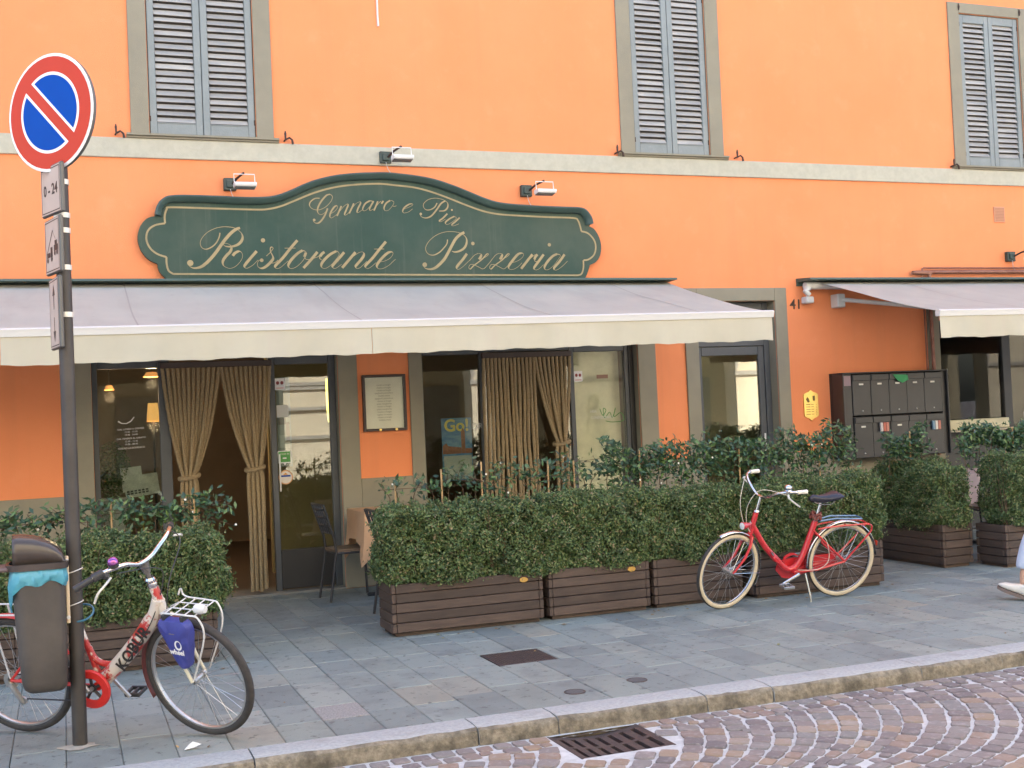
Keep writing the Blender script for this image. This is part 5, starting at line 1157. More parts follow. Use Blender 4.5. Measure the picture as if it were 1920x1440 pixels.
for z in (.66,.945): MB().lathe([(0,-.006),(.009,-.005),(.010,0)],8,(-.004,-4.845,z),'y').obj('bolt', m_wmetal, bn, True)
for z in (.72,.885): MB().tube([(PX+.040*math.cos(q),PY+.040*math.sin(q),z+.012*math.cos(q)) for q in [2*math.pi*k/20 for k in range(20)]], .003, 5, closed=True).obj('strap', m_clamp, bn)
# ================================================================== PRINT AND PAPERS ON THE PANES
m_white_print = M('white_print', (.62,.62,.58), .7)
def card(name, label, cat, x0, x1, z0, z1, y, col, group=None):
    o = MB().box(x0,x1,y-.0015,y,z0,z1).obj(name, M(name+'_%d'%int(x0*1000+z0*7), col, .6)); tag(o, label, cat, group); return o
t = thing('opening_hours_print', 'white opening hours lettering on the left pane', 'lettering', (.58,.124,1.38))
for i, s in enumerate(('DAL LUNEDI A GIOVEDI','12.00 - 15.00','19.00 - 24.00','DAL VENERDI AL SABATO','12.00 - 15.45','19.00 - 00.45','CHIUSO LA DOMENICA')):
    TXT('text_line', s, .0215, FACE(.578+.0,.1235,1.602-i*.0265-(.006 if i > 2 else 0)-(.008 if i > 5 else 0), rad(2)), m_white_print, t)
sm = MB(); ribbon(sm, [(.47,1.675),(.50,1.655),(.54,1.652),(.58,1.672),(.61,1.71)], [.012,.008,.008,.009,.006], .1235); sm.obj('smile', m_white_print, t)
t = thing('door_notice_strip', 'pale grey printed strip behind the entrance pane', 'notice', (1.97,.14,1.05))
MB().box(1.905,2.035,.138,.14,1.18,2.03).obj('strip', M('notice_grey',(.26,.29,.27),.7,col2=(.22,.25,.23),scale=5), t)
for (c,x0,x1,z0,z1) in (((.10,.085,.07),1.915,1.985,1.58,1.64),((.12,.06,.05),1.985,2.02,1.42,1.60),((.36,.39,.36),1.92,2.02,1.36,1.48)): MB().box(x0,x1,.1368,.1378,z0,z1).obj('print', M('strip_print%d'%int(z0*100),c,.7), t)
def sticker(x, z, label):
    t = thing('square_sticker', label, 'sticker', (x,.124,z), 'white square stickers on the panes')
    MB().box(x-.048,x+.048,.1225,.124,z-.055,z+.055).obj('sheet', m_swhite, t)
    for s in (-1,1): MB().add([(x+s*.02+.016*math.cos(k*.785),.1218,z+.012+.018*math.sin(k*.785)) for k in range(8)],[tuple(range(8))]).obj('red_mark', M('sticker_red',(.22,.03,.03),.6) if 'sticker_red' not in bpy.data.materials else bpy.data.materials['sticker_red'], t)
    MB().box(x-.035,x+.035,.1215,.1222,z-.04,z-.034).obj('caption', m_red, t)
sticker(1.94,1.965,'white square sticker with red mark high on the entrance pane'); sticker(5.03,1.945,'white square sticker with red mark on the pane right of the straight rope curtain')
o = card('white_card','white handwritten card below the square sticker on the entrance pane','card',1.90,2.012,1.65,1.765,.124,(.50,.50,.46))
t = thing('green_sticker', 'green speech-bubble sticker on the entrance pane', 'sticker', (1.957,.124,1.2))
m_gs = M('green_print', (.05,.25,.04), .5)
MB().prism([(1.897,1.215),(1.945,1.215),(1.96,1.19),(1.972,1.215),(2.017,1.215),(2.02,1.32),(2.01,1.332),(1.90,1.332),(1.893,1.32)],'y',.1215,.124).obj('outline', m_swhite, t)
MB().box(1.902,2.012,.1205,.1214,1.224,1.324).obj('field', m_gs, t)
TXT('text_line', 'BOOK IN', .022, FACE(1.957,.1203,1.30), m_white_print, t); MB().box(1.94,1.975,.1198,.1203,1.255,1.268).obj('mark', m_white_print, t)
t = thing('round_sticker', 'round orange-rimmed sticker below the green one on the entrance pane', 'sticker', (1.962,.124,1.08))
for (r,c,y) in ((.068,(.55,.28,.12),.1235),(.058,(.60,.56,.50),.1225)): MB().lathe([(0,y-.124-.0005),(r,y-.124-.0005),(r,y-.124+.0003)],24,(1.962,.124,1.08),'y').obj('ring', M('sticker_ring%d'%int(r*1000),c,.6), t)
MB().box(1.915,2.008,.1208,.1215,1.085,1.10).obj('band', m_blue, t); MB().prism([(1.935,1.103),(1.985,1.103),(1.962,1.125)],'y',.1206,.1214).obj('emblem', M('sticker_orange',(.6,.25,.04),.6), t)
t = thing('go_poster', 'blue travel poster with a tower and a big yellow Go! behind the pane', 'poster', (3.715,.25,.95))
MB().box(3.560,3.880,.248,.25,.94,1.57).obj('sheet', M('poster_blue',(.08,.22,.48),.6,col2=(.20,.36,.52),scale=9,stretch=(1,1,3)), t)
TXT('headline', 'Go!', .17, FACE(3.720,.2468,1.49), M('poster_yellow',(.85,.70,.18),.6), t, .0005, bold=.004)
m_pred = M('poster_brick', (.42,.17,.10), .6, col2=(.30,.12,.08), scale=40)
MB().prism([(3.765,1.21),(3.765,1.43),(3.785,1.47),(3.805,1.43),(3.805,1.21)],'y',.2462,.2478).obj('tower', m_pred, t); MB().prism([(3.565,1.21),(3.565,1.29),(3.605,1.32),(3.625,1.29),(3.685,1.28),(3.763,1.27),(3.763,1.21)],'y',.2464,.2478).box(3.807,3.875,.2464,.2478,1.21,1.26).obj('skyline', m_pred, t)
MB().box(3.575,3.870,.2464,.2478,.95,1.19).obj('text_block', M('poster_grey',(.42,.46,.48),.6,col2=(.55,.55,.48),scale=30,stretch=(.3,1,4)), t)
t = thing('air_conditioning_print', 'white ARIA CONDIZIONATA lettering on the right-hand pane', 'lettering', (5.2,.124,1.5))
TXT('text_line','ARIA',.036,FACE(5.185,.1235,1.572),m_white_print,t); TXT('text_line','CONDIZIONATA',.036,FACE(5.285,.1235,1.507),m_white_print,t,sx=.95)
m_gscr = M('green_script', (.06,.22,.05), .6); sm = MB()
ribbon(sm, catmull([(5.26,1.60),(5.29,1.53),(5.33,1.58),(5.30,1.60),(5.31,1.50),(5.37,1.56),(5.40,1.50),(5.44,1.60),(5.42,1.51),(5.50,1.55),(5.53,1.47),(5.40,1.455),(5.32,1.47)],5), [.008]*61, .1232); o = sm.obj('green_script', m_gscr); tag(o, 'green scribbled script on the right-hand pane', 'lettering')
card('brown_label','small brown paper label high on the right-hand pane','label',5.24,5.37,1.915,1.955,.124,(.26,.14,.09))
TXT('letters','DR',.085,FACE(3.902,.1235,1.475),m_white_print,None); tag(COL.objects['letters'],'white letters beside the Go! poster, cut by the mullion','lettering')
# menu stand inside the left pane
t = thing('menu_stand', 'tilted menu boards on a thin brass stand behind the left pane', 'menu stand', (.68,.5,.012))
m_mb = M('menu_board', (.60,.62,.54), .5, col2=(.46,.48,.43), scale=14)
MB().box(.52,.83,.5,.51,.97,1.17).xf(Matrix.Translation((.67,.5,1.07)) @ Matrix.Rotation(rad(-6),4,'Y') @ Matrix.Rotation(rad(-12),4,'X') @ Matrix.Translation((-.67,-.5,-1.07))).obj('board', m_mb, t)
MB().box(.50,.69,.515,.522,1.02,1.25).xf(Matrix.Translation((.6,.5,1.1)) @ Matrix.Rotation(rad(-5),4,'Y') @ Matrix.Rotation(rad(-10),4,'X') @ Matrix.Translation((-.6,-.5,-1.1))).obj('board', m_mb, t)
mb = MB()
for i in range(6):
    for j in range(2): mb.box(.535+i*.034,.558+i*.034,.494,.496,.995+j*.022,1.010+j*.022)
mb.xf(Matrix.Translation((.67,.5,1.07)) @ Matrix.Rotation(rad(-6),4,'Y') @ Matrix.Rotation(rad(-12),4,'X') @ Matrix.Translation((-.67,-.505,-1.07))).obj('print', M('menu_print',(.05,.05,.05),.6), t)
MB().tube([(.68,.52,.02),(.68,.52,.98)], .007, 8).lathe([(0,.012),(.10,.012),(.10,.02),(.02,.03)],14,(.68,.52,0)).obj('stand', m_brass, t, True)
# potted shrub inside
t = thing('potted_shrub', 'round leafy shrub in a white pot behind the left pane', 'potted plant', (.40,.62,.012)); r = np.random.default_rng(61)
MB().lathe([(0,.012),(.11,.012),(.15,.95),(.14,.96),(.13,.93),(0,.92)],20,(.40,.62,0)).obj('pot', m_wmetal, t, True)
P = unit(r.normal(size=(2600,3)))*(r.random((2600,1))**.4)*np.array([[.17,.16,.28]])+np.array([[.42,.62,1.22]]); N = unit(P-np.array([[.42,.62,1.2]])+r.normal(0,.1,P.shape)); V, F = leaves(P,N,.034,.018,r); link('foliage', rawmesh('foliage',V-np.array(wloc(t)),F,m_box), t)
# ================================================================== BICYCLES
m_tyre = M('tyre_rubber', (.030,.027,.025), .8, col2=(.045,.040,.036), scale=30)
m_tan = M('tyre_cream', (.56,.47,.32), .7, col2=(.50,.42,.29), scale=20)
m_chrome = M('chrome', (.62,.62,.62), .18, 1.0, col2=(.5,.5,.5), scale=20)
m_alu = M('dull_alloy', (.45,.44,.42), .4, .9)
m_spoke = M('spoke_steel', (.55,.55,.54), .3, .9)
m_bred = M('bike_red', (.52,.022,.028), .3, col2=(.45,.02,.025), scale=6, coat=.5)
m_bwhite = M('bike_white', (.60,.55,.48), .35, col2=(.55,.50,.43), scale=4, dirt=(.42,.035,.03), dscale=8, dlo=.525, dhi=.56, coat=.3)
m_bwhite2 = M('bike_cream', (.62,.57,.42), .35, coat=.3)
m_blackp = M('black_plastic', (.028,.028,.03), .5)
m_guard = M('chain_guard_red', (.55,.03,.025), .35)
m_brown = M('rusty_red', (.16,.035,.025), .5)
def V3(x, y, z): return Vector((x,y,z))
class Bike:
    def __init__(s, name, label, rear, front, lean, steer, axis_pt, axis_dir, R):
        h = math.atan2(front[1]-rear[1], front[0]-rear[0]); s.R = R
        s.t = thing(name, label, 'bicycle', (rear[0],rear[1],.004), None, None)
        s.t.rotation_mode = 'XYZ'; s.t.rotation_euler = (Matrix.Rotation(h,4,'Z') @ Matrix.Rotation(lean,4,'X')).to_euler()
        d = Vector(axis_dir).normalized(); p = Vector(axis_pt)
        s.S = Matrix.Translation(p) @ Matrix.Rotation(steer,4,d) @ Matrix.Translation(-p); s.I = Matrix.Identity(4)
    def part(s, name, mb, mat, steer=False, parent=None, smooth=True):
        if steer: mb.xf(s.S)
        return mb.obj(name, mat, parent or s.t, smooth, True)
    def wheel(s, hx, tr, mt, mr, steer, tread=None, n=32):
        R, hz = s.R, s.R; c = (hx,0,hz)
        w_ = s.part('wheel', MB().lathe([(.010,-.048),(.018,-.045),(.018,-.03),(.012,-.028),(.012,.028),(.018,.03),(.018,.045),(.010,.048)],12,c,'y').tube([(hx,-.062,hz),(hx,.062,hz)],.006,8), m_alu, steer)
        Rm = R-tr; prof = [(Rm+tr*math.cos(a), tr*math.sin(a)) for a in [2*math.pi*k/12 for k in range(13)]]
        s.part('tyre', MB().lathe(prof,56,c,'y'), mt, steer, w_)
        if tread: s.part('tread', MB().lathe([(Rm+tr*1.03*math.cos(a), tr*1.03*math.sin(a)) for a in [rad(-52+13*k) for k in range(9)]],56,c,'y'), tread, steer, w_)
        ri = Rm-tr*.75; s.part('rim', MB().lathe([(ri+.006,-.012),(ri-.010,-.011),(ri-.014,0),(ri-.010,.011),(ri+.006,.012)],56,c,'y'), mr, steer, w_)
        sp_ = MB()
        for k in range(n):
            side = 1 if k % 2 else -1; a = 2*math.pi*k/n; b = a + (1 if (k//2)%2 else -1)*rad(68)
            sp_.tube([(hx+.018*math.cos(b),.030*side,hz+.018*math.sin(b)),(hx+(ri-.012)*math.cos(a),.002*side,hz+(ri-.012)*math.sin(a))], .0013, 3, False)
        tag(s.part('spokes', sp_, m_spoke, steer, w_, False), kind='stuff'); return w_
    def mudguard(s, hx, a0, a1, mat, steer, w=.026, gap=.018):
        v = []; n = 26; R = s.R+gap; pr = [(-w,-.008),(-w*.6,0),(0,.003),(w*.6,0),(w,-.008)]
        for i in range(n+1):
            a = rad(a0+(a1-a0)*i/n)
            for y, d in pr: v.append((hx+(R+d)*math.cos(a), y, s.R+(R+d)*math.sin(a)))
        f = [(i*5+k,(i+1)*5+k,(i+1)*5+k+1,i*5+k+1) for i in range(n) for k in range(4)]
        o = s.part('mudguard', MB().add(v,f), mat, steer); q = o.modifiers.new('t','SOLIDIFY'); q.thickness = .002; return o
def saddle(B, x, z, mat, L=.26):
    mb = MB(); v = []; n = 12; st = []
    for i in range(11):
        u = i/10; xx = x-L/2+L*u; wd = .018+.075*(1-u)**1.3*(1 if u > .12 else .75+2*u); h = z+.012*math.cos(u*5)-(.01 if u > .9 else 0)
        for k in range(n):
            a = 2*math.pi*k/n; v.append((xx, wd*math.cos(a), h+(.030 if math.sin(a) > 0 else .035)*math.sin(a)*(1 if 0 < i < 10 else .4)))
    f = [(i*n+k,i*n+(k+1)%n,(i+1)*n+(k+1)%n,(i+1)*n+k) for i in range(10) for k in range(n)] + [tuple(range(n)), tuple(10*n+k for k in range(n-1,-1,-1))]
    o = B.part('saddle', mb.add(v,f), mat)
    r_ = MB()
    for s in (-1,1): r_.tube([(x-.08,.03*s,z-.03),(x-.05,.025*s,z-.055),(x+.05,.022*s,z-.055),(x+.10,.012*s,z-.03)], .0035, 5)
    B.part('saddle_rails', r_, m_chrome, False, o); return o
# ------------------------------------------------------------------ white and red bicycle chained to the pole
B = Bike('city_bicycle', 'white and red step-through bicycle leaning on the sign pole', (-.215,-4.335), (.72,-4.97), rad(15), rad(-11), (.925,0,.68), (-.262,0,.965), .328)
B.wheel(0,.021,m_tyre,m_alu,False); B.wheel(1.055,.021,m_tyre,m_alu,True)
fr = B.part('frame', MB().tube(catmull([(.902,0,.755),(.86,0,.665),(.76,0,.545),(.64,0,.425),(.55,0,.345),(.50,0,.305)],5), [.034]*6+[.040]*14+[.042]*6, 14).tube([(.928,0,.665),(.886,0,.822)], .024, 14).tube([(.49,0,.29),(.38,0,.80)], .017, 12).tube(catmull([(.452,0,.49),(.475,0,.425),(.53,0,.395),(.60,0,.398)],5), .017, 10), m_bwhite)
st = MB()
for s in (-1,1): st.tube([(.47,.035*s,.29),(.30,.05*s,.305),(0,.06*s,.328)], .010, 8).tube([(.405,.02*s,.68),(.2,.05*s,.53),(0,.06*s,.328)], .008, 8)
B.part('rear_stays', st, m_guard)
TXT('frame_lettering','KOBUR',.085,Matrix.Translation((.735,-.0435,.50)) @ Matrix.Rotation(rad(90),4,'X') @ Matrix.Rotation(rad(49),4,'Z'),m_blk,None,.0008,bold=.002,space=1.05).parent = B.t
B.part('bottom_bracket', MB().tube([(.49,-.045,.29),(.49,.045,.29)], .024, 12), m_guard)
B.part('chain_guard', MB().lathe([(.062,-.010),(.066,-.018),(.104,-.018),(.108,-.008),(.104,.004),(.066,.002),(.062,-.010)],40,(.47,-.062,.288),'y'), m_guard)
mb = MB().lathe([(0,-.004),(.022,-.004),(.022,.004),(0,.004)],14,(.47,-.06,.288),'y')
for k in range(5): a = rad(72*k+20); mb.tube([(.47+.018*math.cos(a),-.06,.288+.018*math.sin(a)),(.47+.068*math.cos(a),-.06,.288+.068*math.sin(a))], .008, 6)
B.part('chainwheel', mb, m_blackp)
def crank(B, c, a, L, y0, y1, ped=m_blackp, mat=m_alu):
    a = rad(a); e = (c[0]+L*math.cos(a), y1, c[1]+L*math.sin(a)); o = B.part('crank', MB().tube([(c[0],y0,c[1]),(c[0],y1,c[1])],.012,10).tube([(c[0],y1,c[1]),e],[.013,.010],8), mat)
    s = -1 if y1 < 0 else 1; p = MB(); x0, y_, z0 = e[0], y1+s*.014, e[2]
    p.box(x0-.045,x0+.045,min(y_,y_+s*.012),max(y_,y_+s*.012),z0-.011,z0+.011,.003).box(x0-.045,x0+.045,min(y_+s*.078,y_+s*.09),max(y_+s*.078,y_+s*.09),z0-.011,z0+.011,.003)
    for q in (-.04,0,.04): p.box(x0+q-.006,x0+q+.006,min(y_+s*.0121,y_+s*.0779),max(y_+s*.0121,y_+s*.0779),z0-.009,z0+.009,.002)
    return B.part('pedal', p, ped, False, o, False)
crank(B,(.47,.288),125,.165,-.06,-.098); crank(B,(.47,.288),-52,.165,.06,.095)
B.part('chain', MB().tube([(.47,-.055,.21),(.05,-.058,.222)],.004,5).tube([(.47,-.055,.365),(0,-.058,.36)],.004,5), m_blackp)
B.part('derailleur', MB().tube([(0,-.07,.31),(.03,-.075,.26),(.05,-.07,.205)],[.012,.016,.010],8).lathe([(0,-.006),(.022,-.006),(.022,.006),(0,.006)],12,(.05,-.065,.215),'y').lathe([(.02,-.012),(.045,-.012),(.038,.006),(.03,.012),(.02,.012)],18,(0,-.05,.328),'y'), m_alu)
B.mudguard(0,20,190,m_guard,False); B.mudguard(1.055,95,205,m_brown,True)
fk = MB()
for s in (-1,1): fk.tube(catmull([(.937,.030*s,.655),(.965,.050*s,.58),(1.005,.053*s,.46),(1.055,.055*s,.328)],4), [.014]*5+[.012]*4+[.009]*4, 8)
fk.tube([(.937,-.035,.652),(.937,.035,.652)],.017,8); fo = B.part('fork', fk, m_bwhite2, True)
B.part('headset', MB().lathe([(.026,-.012),(.028,0),(.024,.014),(.015,.016)],14,(.884,0,.834)).lathe([(.026,-.010),(.028,0),(.022,.01)],14,(.876,0,.862)), m_chrome, True)
B.part('stem', MB().tube([(.888,0,.815),(.866,0,.90)],.0125,10).tube([(.868,0,.895),(.858,0,.94),(.862,0,.958)],[.018,.026,.022],10), M('grey_stem',(.10,.095,.09),.45), True)
hb = catmull([(.62,-.285,.955),(.72,-.270,.985),(.815,-.215,1.00),(.862,-.12,.985),(.868,-.05,.962),(.868,.05,.962),(.862,.12,.985),(.815,.215,1.06),(.72,.270,1.05),(.62,.285,1.02)],6)
hb = catmull([(.735,-.355,.965),(.775,-.30,.985),(.82,-.235,1.005),(.862,-.13,1.00),(.870,-.045,.965),(.870,.045,.965),(.868,.12,.990),(.862,.185,1.010),(.84,.245,1.020),(.80,.30,1.015),(.765,.345,1.00)],6)
B.part('handlebar', MB().tube(hb,.0118,10), m_chrome, True)
for (pp) in ([hb[0],hb[4],hb[8]],[hb[-1],hb[-5],hb[-9]]): B.part('grip', MB().tube(pp,[.0175,.0165,.0165],12), m_blackp, True)
B.part('gear_shifter', MB().tube([hb[8],hb[12]],.022,12).tube([hb[11],tuple(Vector(hb[13])+Vector((0,0,-.03)))],[.02,.016],8), m_blackp, True)
B.part('brake_lever', MB().tube(catmull([tuple(Vector(hb[13])+Vector((.015,0,-.035))),tuple(Vector(hb[11])+Vector((.035,-.015,-.045))),tuple(Vector(hb[7])+Vector((.045,-.015,-.062))),tuple(Vector(hb[5])+Vector((.04,-.01,-.10)))],5),.006,7), m_clamp, True)
B.part('brake_lever', MB().tube(catmull([tuple(Vector(hb[-13])+Vector((.02,0,-.03))),tuple(Vector(hb[-10])+Vector((.05,.01,-.04))),tuple(Vector(hb[-6])+Vector((.055,.01,-.055)))],5),.006,7), m_clamp, True)
bc = Vector(hb[15]); B.part('bell', MB().lathe([(0,.040),(.014,.038),(.024,.028),(.027,.012),(.027,.008)],18,tuple(bc+Vector((0,0,.018)))), M('bell_purple',(.30,.10,.30),.15,.8), True); B.part('bell_base', MB().lathe([(.027,.007),(.024,-.012),(.012,-.018)],16,tuple(bc+Vector((0,0,.018)))), m_blackp, True)
B.part('brake_cable', MB().tube(catmull([hb[-13],tuple(Vector(hb[-16])+Vector((.07,0,-.04))),(.97,.03,.85),(.955,-.01,.72),(.95,-.02,.62)],6),.003,5), m_blackp, True)
B.part('brake_cable', MB().tube(catmull([tuple(Vector(hb[13])+Vector((0,.02,-.03))),(.93,-.02,.93),(.94,.01,.85),(.86,-.042,.64),(.66,-.048,.40)],6),.003,5), m_blackp)
rk = MB().tube(catmull([(.965,-.075,.715),(1.0,-.085,.725),(1.14,-.085,.725),(1.20,-.082,.71),(1.205,-.075,.60),(1.075,-.065,.345)],5),.0048,6).tube(catmull([(.965,.075,.745),(.98,.085,.775),(1.0,.085,.735),(1.14,.085,.725),(1.20,.082,.71),(1.205,.075,.60),(1.075,.065,.345)],5),.0048,6)
for x in (1.0,1.06,1.12,1.18): rk.tube([(x,-.085,.725),(x,.085,.725)],.0035,5)
for y in (-.03,.03): rk.tube([(.94,y,.70),(1.0,y,.729),(1.19,y,.729)],.0035,5)
B.part('front_rack', rk, m_wmetal, True)
B.part('headlamp', MB().lathe([(0,.03),(.018,.028),(.026,.0),(.022,-.03),(0,-.035)],14,(1.195,-.045,.745),'x'), m_wmetal, True)
B.part('rim_brake', MB().tube(catmull([(.985,-.045,.66),(.99,-.06,.62),(.985,-.03,.60)],4),.006,6).tube(catmull([(.985,.045,.66),(.99,.06,.62),(.985,.03,.60)],4),.006,6), m_blackp, True)
saddle(B,.34,.87,m_blackp); B.part('seat_post', MB().tube([(.385,0,.78),(.365,0,.83)],.013,8), m_chrome)
rr_ = MB().tube([(.02,-.07,.70),(.30,-.065,.70)],.005,6).tube([(.02,.07,.70),(.30,.065,.70)],.005,6).tube([(.02,-.07,.70),(-.10,-.07,.70),(-.10,.07,.70),(.02,.07,.70)],.005,6).tube([(-.03,-.07,.70),(0,-.065,.34)],.005,6).tube([(-.03,.07,.70),(0,.065,.34)],.005,6)
B.part('rear_rack', rr_, m_wmetal)
# blue bag on the front rack
bag = thing('bicycle_bag', 'blue triangular bag hanging from the front rack of the white bicycle', 'bag', (0,0,0)); bag.matrix_world = Matrix.Identity(4)
m_bbag = M('bag_nylon', (.045,.055,.26), .5, col2=(.035,.042,.21), scale=16, bump=.25, bscale=25)
WB = Matrix.Translation(B.t.location) @ B.t.rotation_euler.to_matrix().to_4x4() @ B.S
base = WB @ Vector((1.0,-.10,.45)); bag.location = base
outl = [(.878,.645),(.886,.69),(.92,.708),(1.06,.708),(1.10,.695),(1.112,.655),(1.098,.56),(1.062,.44),(1.045,.405),(1.005,.403),(.978,.44),(.915,.575)]
cen = Vector((sum(p[0] for p in outl)/12, sum(p[1] for p in outl)/12)); sm_ = catmull(outl,4,True)
v = []; n = len(sm_)
for (sc_, y) in ((.97,-.078),(1.0,-.088),(1.0,-.122),(.95,-.138),(.80,-.146),(.45,-.150)): v += [(cen.x+(p[0]-cen.x)*sc_, y+.004*math.sin(p[0]*60+p[1]*47), cen.y+(p[1]-cen.y)*sc_) for p in sm_]
f = [(j*n+k,j*n+(k+1)%n,(j+1)*n+(k+1)%n,(j+1)*n+k) for j in range(5) for k in range(n)] + [tuple(range(n-1,-1,-1)), tuple(5*n+k for k in range(n))]
Lb = Matrix.Translation(-base) @ WB @ Matrix.Translation((1.045,0,.70)) @ Matrix.Diagonal((.80,.85,.86,1)) @ Matrix.Translation((-.99,.010,-.71))
def bp(name, mb, mat, smooth=True): return mb.xf(Lb).obj(name, mat, bag, smooth, True)
bp('body', MB().add(v,f), m_bbag)
bp('zip', MB().tube([(.905,-.139,.632),(1.0,-.149,.632),(1.085,-.139,.628)],.004,5), M('zip_grey',(.12,.10,.12),.5))
for x in (.93,1.07): bp('strap', MB().box(x-.012,x+.012,-.13,-.07,.70,.735,.003), m_blackp, False)
yb = -.1535
mb = MB(); ribbon(mb, [(1.03+.022*math.cos(q),.565+.026*math.sin(q)) for q in [2*math.pi*k/24+.8 for k in range(25)]], [.004+.009*abs(math.sin(k/24*math.pi)) for k in range(25)], yb); bp('logo', mb, m_swhite, False)
o = TXT('logo_text','wheel',.045,Lb @ Matrix.Translation((1.012,yb-.001,.52)) @ Matrix.Rotation(rad(90),4,'X') @ Matrix.Rotation(rad(-3),4,'Z'),m_swhite,None,.0005,bold=.0012); o.parent = bag
lk = MB().tube([(PX+.005+.062*math.cos(q)+.02, PY+.02+.055*math.sin(q), .665+.034*math.sin(q)+.01*math.cos(q)) for q in [2*math.pi*k/28 for k in range(28)]],.0055,6,closed=True).obj('cable_lock', M('teal_cable',(.03,.13,.20),.4), None, True); tag(lk,'teal cable lock looped round the sign pole beside the litter bin','lock')

# ------------------------------------------------------------------ red folding bicycle
B = Bike('folding_bicycle', 'red folding bicycle with cream tyres on its kickstand before the planters', (5.81,-3.10), (4.77,-3.06), rad(-12), rad(14), (.832,0,.59), (-.23,0,.973), .307)
B.wheel(0,.021,m_tan,m_chrome,False,m_tyre); B.wheel(1.035,.021,m_tan,m_chrome,True,m_tyre)
B.part('frame', MB().tube(catmull([(.826,0,.655),(.79,0,.60),(.70,0,.468),(.60,0,.365),(.53,0,.295),(.47,0,.262),(.41,0,.285),(.36,0,.36),(.325,0,.45),(.28,0,.585),(.262,0,.645)],5),.0235,14).tube([(.838,0,.575),(.795,0,.752)],.021,14), m_bred)
B.part('gusset', MB().prism([(.535,.325),(.50,.362),(.45,.38),(.40,.37),(.372,.345),(.39,.37),(.43,.392),(.47,.395),(.52,.372)],'y',-.006,.006), m_bred)
st = MB()
for s in (-1,1): st.tube([(.42,.03*s,.245),(.25,.05*s,.255),(0,.06*s,.307)],.009,8).tube([(.285,.02*s,.575),(.15,.05*s,.44),(0,.06*s,.307)],.009,8)
B.part('rear_stays', st, m_bred); B.part('bottom_bracket', MB().tube([(.43,-.05,.245),(.43,.05,.245)],.026,12), m_bred)
B.part('chain_guard', MB().prism([(.56,.245),(.545,.295),(.50,.325),(.43,.335),(.0,.345),(-.05,.305),(.0,.27),(.30,.20),(.42,.165),(.50,.18)],'y',-.058,-.046), m_bred)
B.part('hinge', MB().box(.588,.622,-.032,.032,.325,.395,.008).xf(Matrix.Translation((.605,0,.36)) @ Matrix.Rotation(rad(44),4,'Y') @ Matrix.Translation((-.605,0,-.36))), m_bred); B.part('hinge_lever', MB().tube([(.635,.03,.40),(.66,.036,.43)],.007,6), m_chrome)
crank(B,(.43,.245),-152,.0,.05,.052,m_alu,m_chrome) if False else None
crank(B,(.43,.245),-25,.155,.05,.088,m_alu,m_chrome); crank(B,(.43,.245),155,.155,-.06,-.095,m_alu,m_chrome)
B.part('kickstand', MB().tube([(.34,.03,.225),(.325,.10,.06),(.322,.125,-.018)],.0075,8).lathe([(0,-.02),(.014,-.018),(.014,.012),(0,.014)],10,(.322,.126,-.018)), m_chrome)
B.mudguard(0,-8,178,m_chrome,False); B.mudguard(1.035,68,212,m_chrome,True)
fk = MB()
for s in (-1,1): fk.tube(catmull([(.845,.030*s,.565),(.875,.052*s,.50),(.935,.056*s,.40),(1.035,.058*s,.307)],4),[.012]*5+[.011]*4+[.008]*4,8)
fk.tube([(.845,-.036,.562),(.845,.036,.562)],.018,8); B.part('fork', fk, m_bred, True)
for s in (-1,1): B.part('mudguard_stay', MB().tube([(1.035,.06*s,.307),(.72,.03*s,.25)],.0025,5), m_chrome, True)
B.part('headset', MB().lathe([(.023,-.008),(.025,0),(.018,.012)],14,(.794,0,.76)), m_chrome, True)
B.part('stem', MB().tube([(.796,0,.75),(.765,0,.875)],.0115,10), m_chrome, True)
hb = catmull([(.55,.265,.965),(.63,.262,.970),(.70,.235,.970),(.745,.16,.945),(.762,.06,.888),(.765,0,.875),(.762,-.06,.888),(.745,-.16,.945),(.70,-.235,.980),(.63,-.262,.985),(.55,-.265,.98)],6)
B.part('handlebar', MB().tube(hb,.011,10), m_chrome, True)
m_ivory = M('ivory_grip', (.68,.64,.55), .5)
B.part('grip', MB().tube([hb[0],hb[3],hb[7]],[.0175,.016,.016],12), m_ivory, True); B.part('grip', MB().tube([hb[-1],hb[-4],hb[-8]],[.0175,.016,.016],12), m_ivory, True)
for (q, s) in ((hb,1),(hb[::-1],-1)): B.part('brake_lever', MB().tube(catmull([tuple(Vector(q[12])+Vector((.01,0,-.02))),tuple(Vector(q[9])+Vector((.05,0,-.04))),tuple(Vector(q[5])+Vector((.055,.0,-.075))),tuple(Vector(q[2])+Vector((.035,0,-.115)))],5),[.009]*6+[.006]*10,7), m_wmetal, True)
bc = Vector(hb[13]); B.part('bell', MB().lathe([(0,.05),(.018,.047),(.028,.036),(.030,.02),(.026,.012),(.03,.006),(.015,-.01)],18,tuple(bc+Vector((0,0,.012)))), m_chrome, True)
for s, i in ((1,12),(-1,-13)):
    B.part('brake_cable', MB().tube(catmull([tuple(Vector(hb[i])+Vector((.02,0,-.02))),(.86,.10*s,.97),(.93,.045*s,.85),(.91,.02*s,.70),(.865,.025,.61)],6),.0028,5), M('cream_cable',(.55,.5,.4),.5) if 'cream_cable' not in bpy.data.materials else bpy.data.materials['cream_cable'], True)
B.part('brake_cable', MB().tube(catmull([(.42,.03,.262),(.25,.06,.262),(.16,.07,.33),(.17,.06,.46),(.20,.05,.52)],6),.0028,5), bpy.data.materials['cream_cable'])
